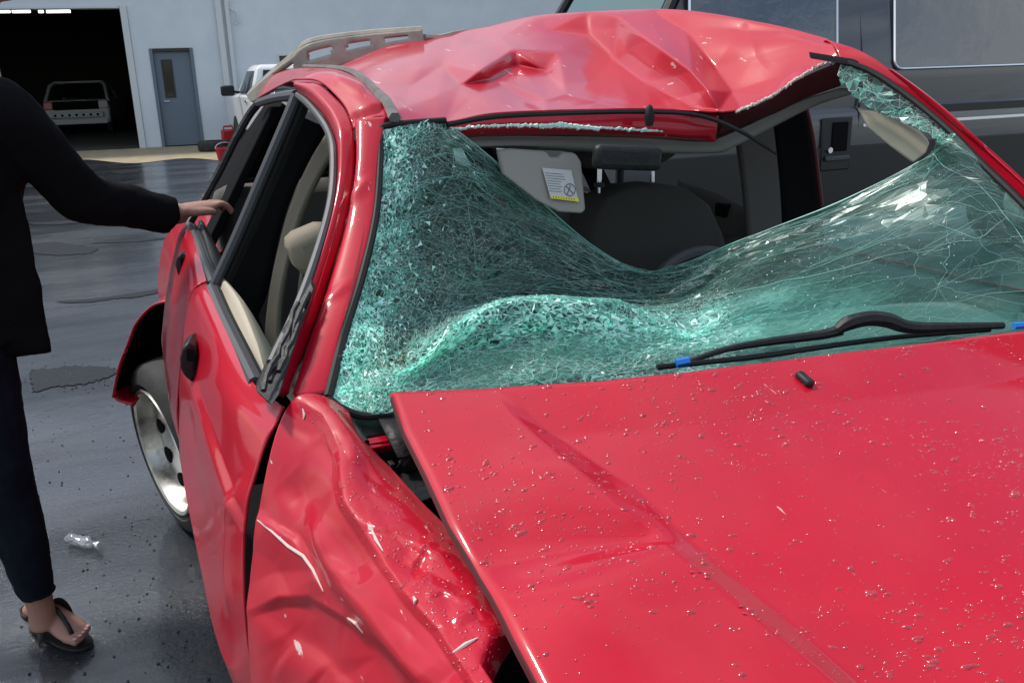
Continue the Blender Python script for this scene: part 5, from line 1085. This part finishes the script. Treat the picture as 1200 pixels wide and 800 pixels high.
chain(mb, [hip, hip*.5+knee*.5, knee, knee*.5+ankle*.5, ankle+np.array([0, 0, .03]), ankle+np.array([0, 0, -.045])], [.088, .075, .055, .05, .034, .036])
h2, k2, a2 = hip+np.array([-.05, .16, 0]), knee+off2, ankle+off2
chain(mb, [h2, h2*.5+k2*.5, k2, k2*.5+a2*.5, a2, a2+np.array([0, 0, -.045])], [.088, .075, .055, .05, .034, .036])
def foot(mb, a, base):
    heel = base; L = .225
    chain(mb, [heel+np.array([0, 0, .035]), heel+fdv*.05+np.array([0, 0, .062]), heel+fdv*.10+np.array([0, 0, .052]), heel+fdv*.155+np.array([0, 0, .034]), heel+fdv*.185+np.array([0, 0, .027])], [.028, .034, .036, .042, .040], 14, [.030, .040, .030, .020, .014], fs)
    for k, (sd_, ln, rr) in enumerate(((.030, .048, .0125), (.011, .046, .0098), (-.005, .040, .0092), (-.020, .033, .0086), (-.033, .025, .0082))):
        p0 = heel+fdv*.172-fs*sd_*-1*.8; p0 = heel+fdv*.172+fs*sd_*.9+np.array([0, 0, .024]); chain(mb, [p0, p0+fdv*ln*.6+np.array([0, 0, .003]), p0+fdv*ln+np.array([0, 0, -.004])], [rr, rr*1.02, rr*.7], 10)
hb = np.array([fb[0], fb[1], .012]); foot(mb, ankle, hb); foot(mb, a2, hb+off2)
# near hand: palm laid on the belt line, fingers hooked into the window
pd = kn-wri; pd /= np.linalg.norm(pd); pn = np.array([0, 0, 1.]); pn = pn-(pn@pd)*pd; pn /= np.linalg.norm(pn); ps_ = np.cross(pd, pn)
chain(mb, [wri, wri*.6+kn*.4+pn*.004, kn+pn*.003], [.030, .038, .040], 14, [.020, .019, .015], ps_)
fing = []
for k, (sd_, ln) in enumerate(((-.030, .070), (-.010, .080), (.010, .076), (.029, .060))):
    p0 = kn+ps_*sd_-pd*.01; p1 = p0+pd*ln*.45+pn*.006; p2 = p1+pd*ln*.32-pn*.012; p3 = p2+pd*ln*.20-pn*.022
    chain(mb, [p0, p1, p2, p3], [.0098, .0092, .0084, .0066], 10); fing.append(p3)
th0 = wri*.62+kn*.38-ps_*-.030; th0 = wri*.65+kn*.35+ps_*.028; chain(mb, [th0, th0+pd*.035+ps_*.018-pn*.004, th0+pd*.062+ps_*.020-pn*.010], [.013, .011, .008], 10)
body = mb.build('body', 'skin', per, remesh=.0042)
mb = MB()
for sd_, ln in ((.030, .048), (.011, .046), (-.005, .040), (-.020, .033), (-.033, .025)):
    p0 = hb+fdv*(.172+ln*.86)+fs*sd_*.9+np.array([0, 0, .034]); mb.sphere(p0, (.0065, .0065, .003), 8, 5)
mb.build('toenails', 'nail', per)
# clothes
def folds(o, strength, size):
    t = bpy.data.textures.new('folds', 'CLOUDS'); t.noise_scale = size; t.noise_depth = 2
    m = o.modifiers.new('f', 'DISPLACE'); m.texture = t; m.strength = strength; m.mid_level = .5; m.texture_coords = 'LOCAL'; return o
mb = MB(); up2 = [hip+np.array([-.03, .06, .0]), hip+np.array([-.03, .07, .14]), chest+np.array([-.03, .05, .02]), chest+np.array([-.03, .05, .15]), neck+np.array([-.02, .03, -.10])]
chain(mb, [hip+np.array([-.01, .06, -.06])]+up2, [.19, .18, .165, .17, .175, .10], 22, [.16, .15, .125, .13, .11, .08])
# hanging open front edge of the cardigan
mb.loft([[P(x, y, 2.42), P(x-70, y+3, 2.40), P(x-70, y+3, 2.52), P(x, y, 2.48)] for x, y in ((18, 185), (25, 225), (38, 290), (49, 345), (62, 414))])
chain(mb, [sho+np.array([-.08, .05, -.01]), sho+np.array([-.01, 0, -.012]), sho*.5+elb*.5-np.array([0, 0, .012]), elb-np.array([0, 0, .012]), elb*.45+wri*.55-np.array([0, 0, .006]), wri*.97+elb*.03-np.array([0, 0, .004])], [.085, .084, .072, .064, .056, .052])
chain(mb, [s2+np.array([.05, -.02, .02]), s2, s2+np.array([-.02, .06, -.28]), s2+np.array([-.10, .05, -.52]), s2+np.array([-.118, .03, -.60])], [.07, .07, .06, .05, .046])
folds(mb.build('cardigan', 'cloth_black', per, remesh=.009), .016, .09)
mb = MB()
chain(mb, [hip+np.array([-.03, .06, .06]), hip+np.array([-.03, .06, -.06])], [.17, .17], 18, [.125, .13])
kb = knee*.5+hip*.5
chain(mb, [hip, kb, knee+np.array([.0, 0, .06]), knee, knee*.6+ankle*.4, knee*.25+ankle*.75, ankle+np.array([0, 0, .055])], [.105, .086, .066, .064, .062, .050, .042])
chain(mb, [h2, h2*.5+k2*.5, k2, k2*.6+a2*.4, a2+np.array([0, 0, .055])], [.105, .086, .064, .06, .042])
jn = folds(mb.build('jeans', 'denim', per, remesh=.007), .007, .045)
mb = MB(); t_ = np.linspace(0, 2*np.pi, 24); mb.tube([ankle+np.array([.041*math.cos(t), .041*math.sin(t), .062]) for t in t_], .004, 6); mb.build('hem', 'denim', jn)
mb = MB(); mb.sphere(head+np.array([-.03, .02, .085]), (.105, .092, .115), 18, 12); chain(mb, [head+np.array([-.07, .02, .05]), head+np.array([-.10, .02, -.12]), head+np.array([-.09, .02, -.26])], [.085, .09, .05]); mb.build('hair', 'hair', per, remesh=.012)
mb = MB()
for sgn in (-1, 1): mb.sphere(head+np.array([.094, .02+sgn*.032, .062]), (.010, .014, .010), 8, 6)
mb.build('eyes', 'paper', per)
mb = MB(); mb.sphere(head+np.array([.098, .02, -.008]), (.010, .024, .008), 8, 6); mb.build('mouth', 'nail', per)
def sandal(h):
    ol_ = []
    for t in np.linspace(0, 2*np.pi, 36, endpoint=False):
        c, s_ = math.cos(t), math.sin(t); u = .106+.122*c; wdt = (.030+.016*max(0, c)+.004*c)*s_; ol_.append(h+fdv*u+fs*wdt*1.05+np.array([0, 0, -.009]))
    b_ = MB(); b_.prism(ol_, (0, 0, .009)); so_ = b_.build('sandal', 'leather_black', per, smooth=False, bevel=.002)
    b_ = MB(); ins = [hb_ for hb_ in ol_]; c0 = np.mean(ol_, 0); b_.prism([c0+(q-c0)*.96+np.array([0, 0, .0105]) for q in ol_], (0, 0, .003)); b_.build('insole', 'leather_black', so_, smooth=False)
    def band(path, wdir, wid, th=.003):
        p_ = np.array(path); w_ = np.array(wdir)/np.linalg.norm(wdir)*wid/2; b2 = MB(); b2.add(np.concatenate([p_-w_, p_+w_]), grid_faces(2, len(p_))); b2.build('strap', 'leather_black', so_, thick=th, solid_off=0)
    # band over the instep, heel strap, thong between the toes
    arc = [h+fdv*.100+fs*.046*math.cos(t)+np.array([0, 0, .002+.096*math.sin(t)]) for t in np.linspace(0, math.pi, 16)]; band(arc, fdv+np.array([0, 0, .9]), .046)
    hl_ = [h+fdv*(.045-.062*math.sin(t))+fs*.040*math.cos(t)+np.array([0, 0, .055]) for t in np.linspace(0, math.pi, 16)]; band(hl_, (0, 0, 1), .012)
    th_ = [h+fdv*.088+np.array([0, 0, .085]), h+fdv*.12+np.array([0, 0, .082]), h+fdv*.15+fs*.006+np.array([0, 0, .067]), h+fdv*.178+fs*.014+np.array([0, 0, .052]), h+fdv*.196+fs*.019+np.array([0, 0, .032])]; band(np.array(th_), fs, .012)
sandal(hb); sandal(hb+off2)

# ---- crushed water bottle
bc = PZ(99, 641, 0); be = PZ(116, 644, 0)-PZ(84, 636, 0); be /= np.linalg.norm(be)
bt = thing('plastic_bottle', 'crushed clear plastic bottle lying on the wet asphalt', 'bottle', (bc[0], bc[1], 0))
pr_ = [(-.055, .004), (-.054, .018), (-.048, .022), (-.040, .020), (-.032, .023), (-.022, .020), (-.012, .023), (-.002, .019), (.010, .023), (.022, .021), (.030, .018), (.038, .010), (.044, .0085), (.052, .0085)]
secs = []
for k, (a_, r_) in enumerate([(a*1.2, r*1.0) for a, r in pr_]):
    c = bc+be*a_+np.array([0, 0, .022]); b_ = np.cross(be, [0, 0, 1.]); secs.append([c+r_*(1+.1*math.sin(3*t+k))*(b_*math.cos(t)+np.array([0, 0, 1.])*math.sin(t)*(.85 if r_ > .015 else 1)) for t in np.linspace(0, 2*np.pi, 20, endpoint=False)])
mb = MB(); mb.loft(secs); mb.build('bottle_shell', 'bottle', bt, angle=35)
mb = MB(); mb.tube([bc+be*.060+np.array([0, 0, .022]), bc+be*.070+np.array([0, 0, .022])], .0105, 14); mb.build('cap', 'bottle_cap', bt)
for o in list(bpy.data.objects):
    if o.get('_w') is not None: del o['_w']
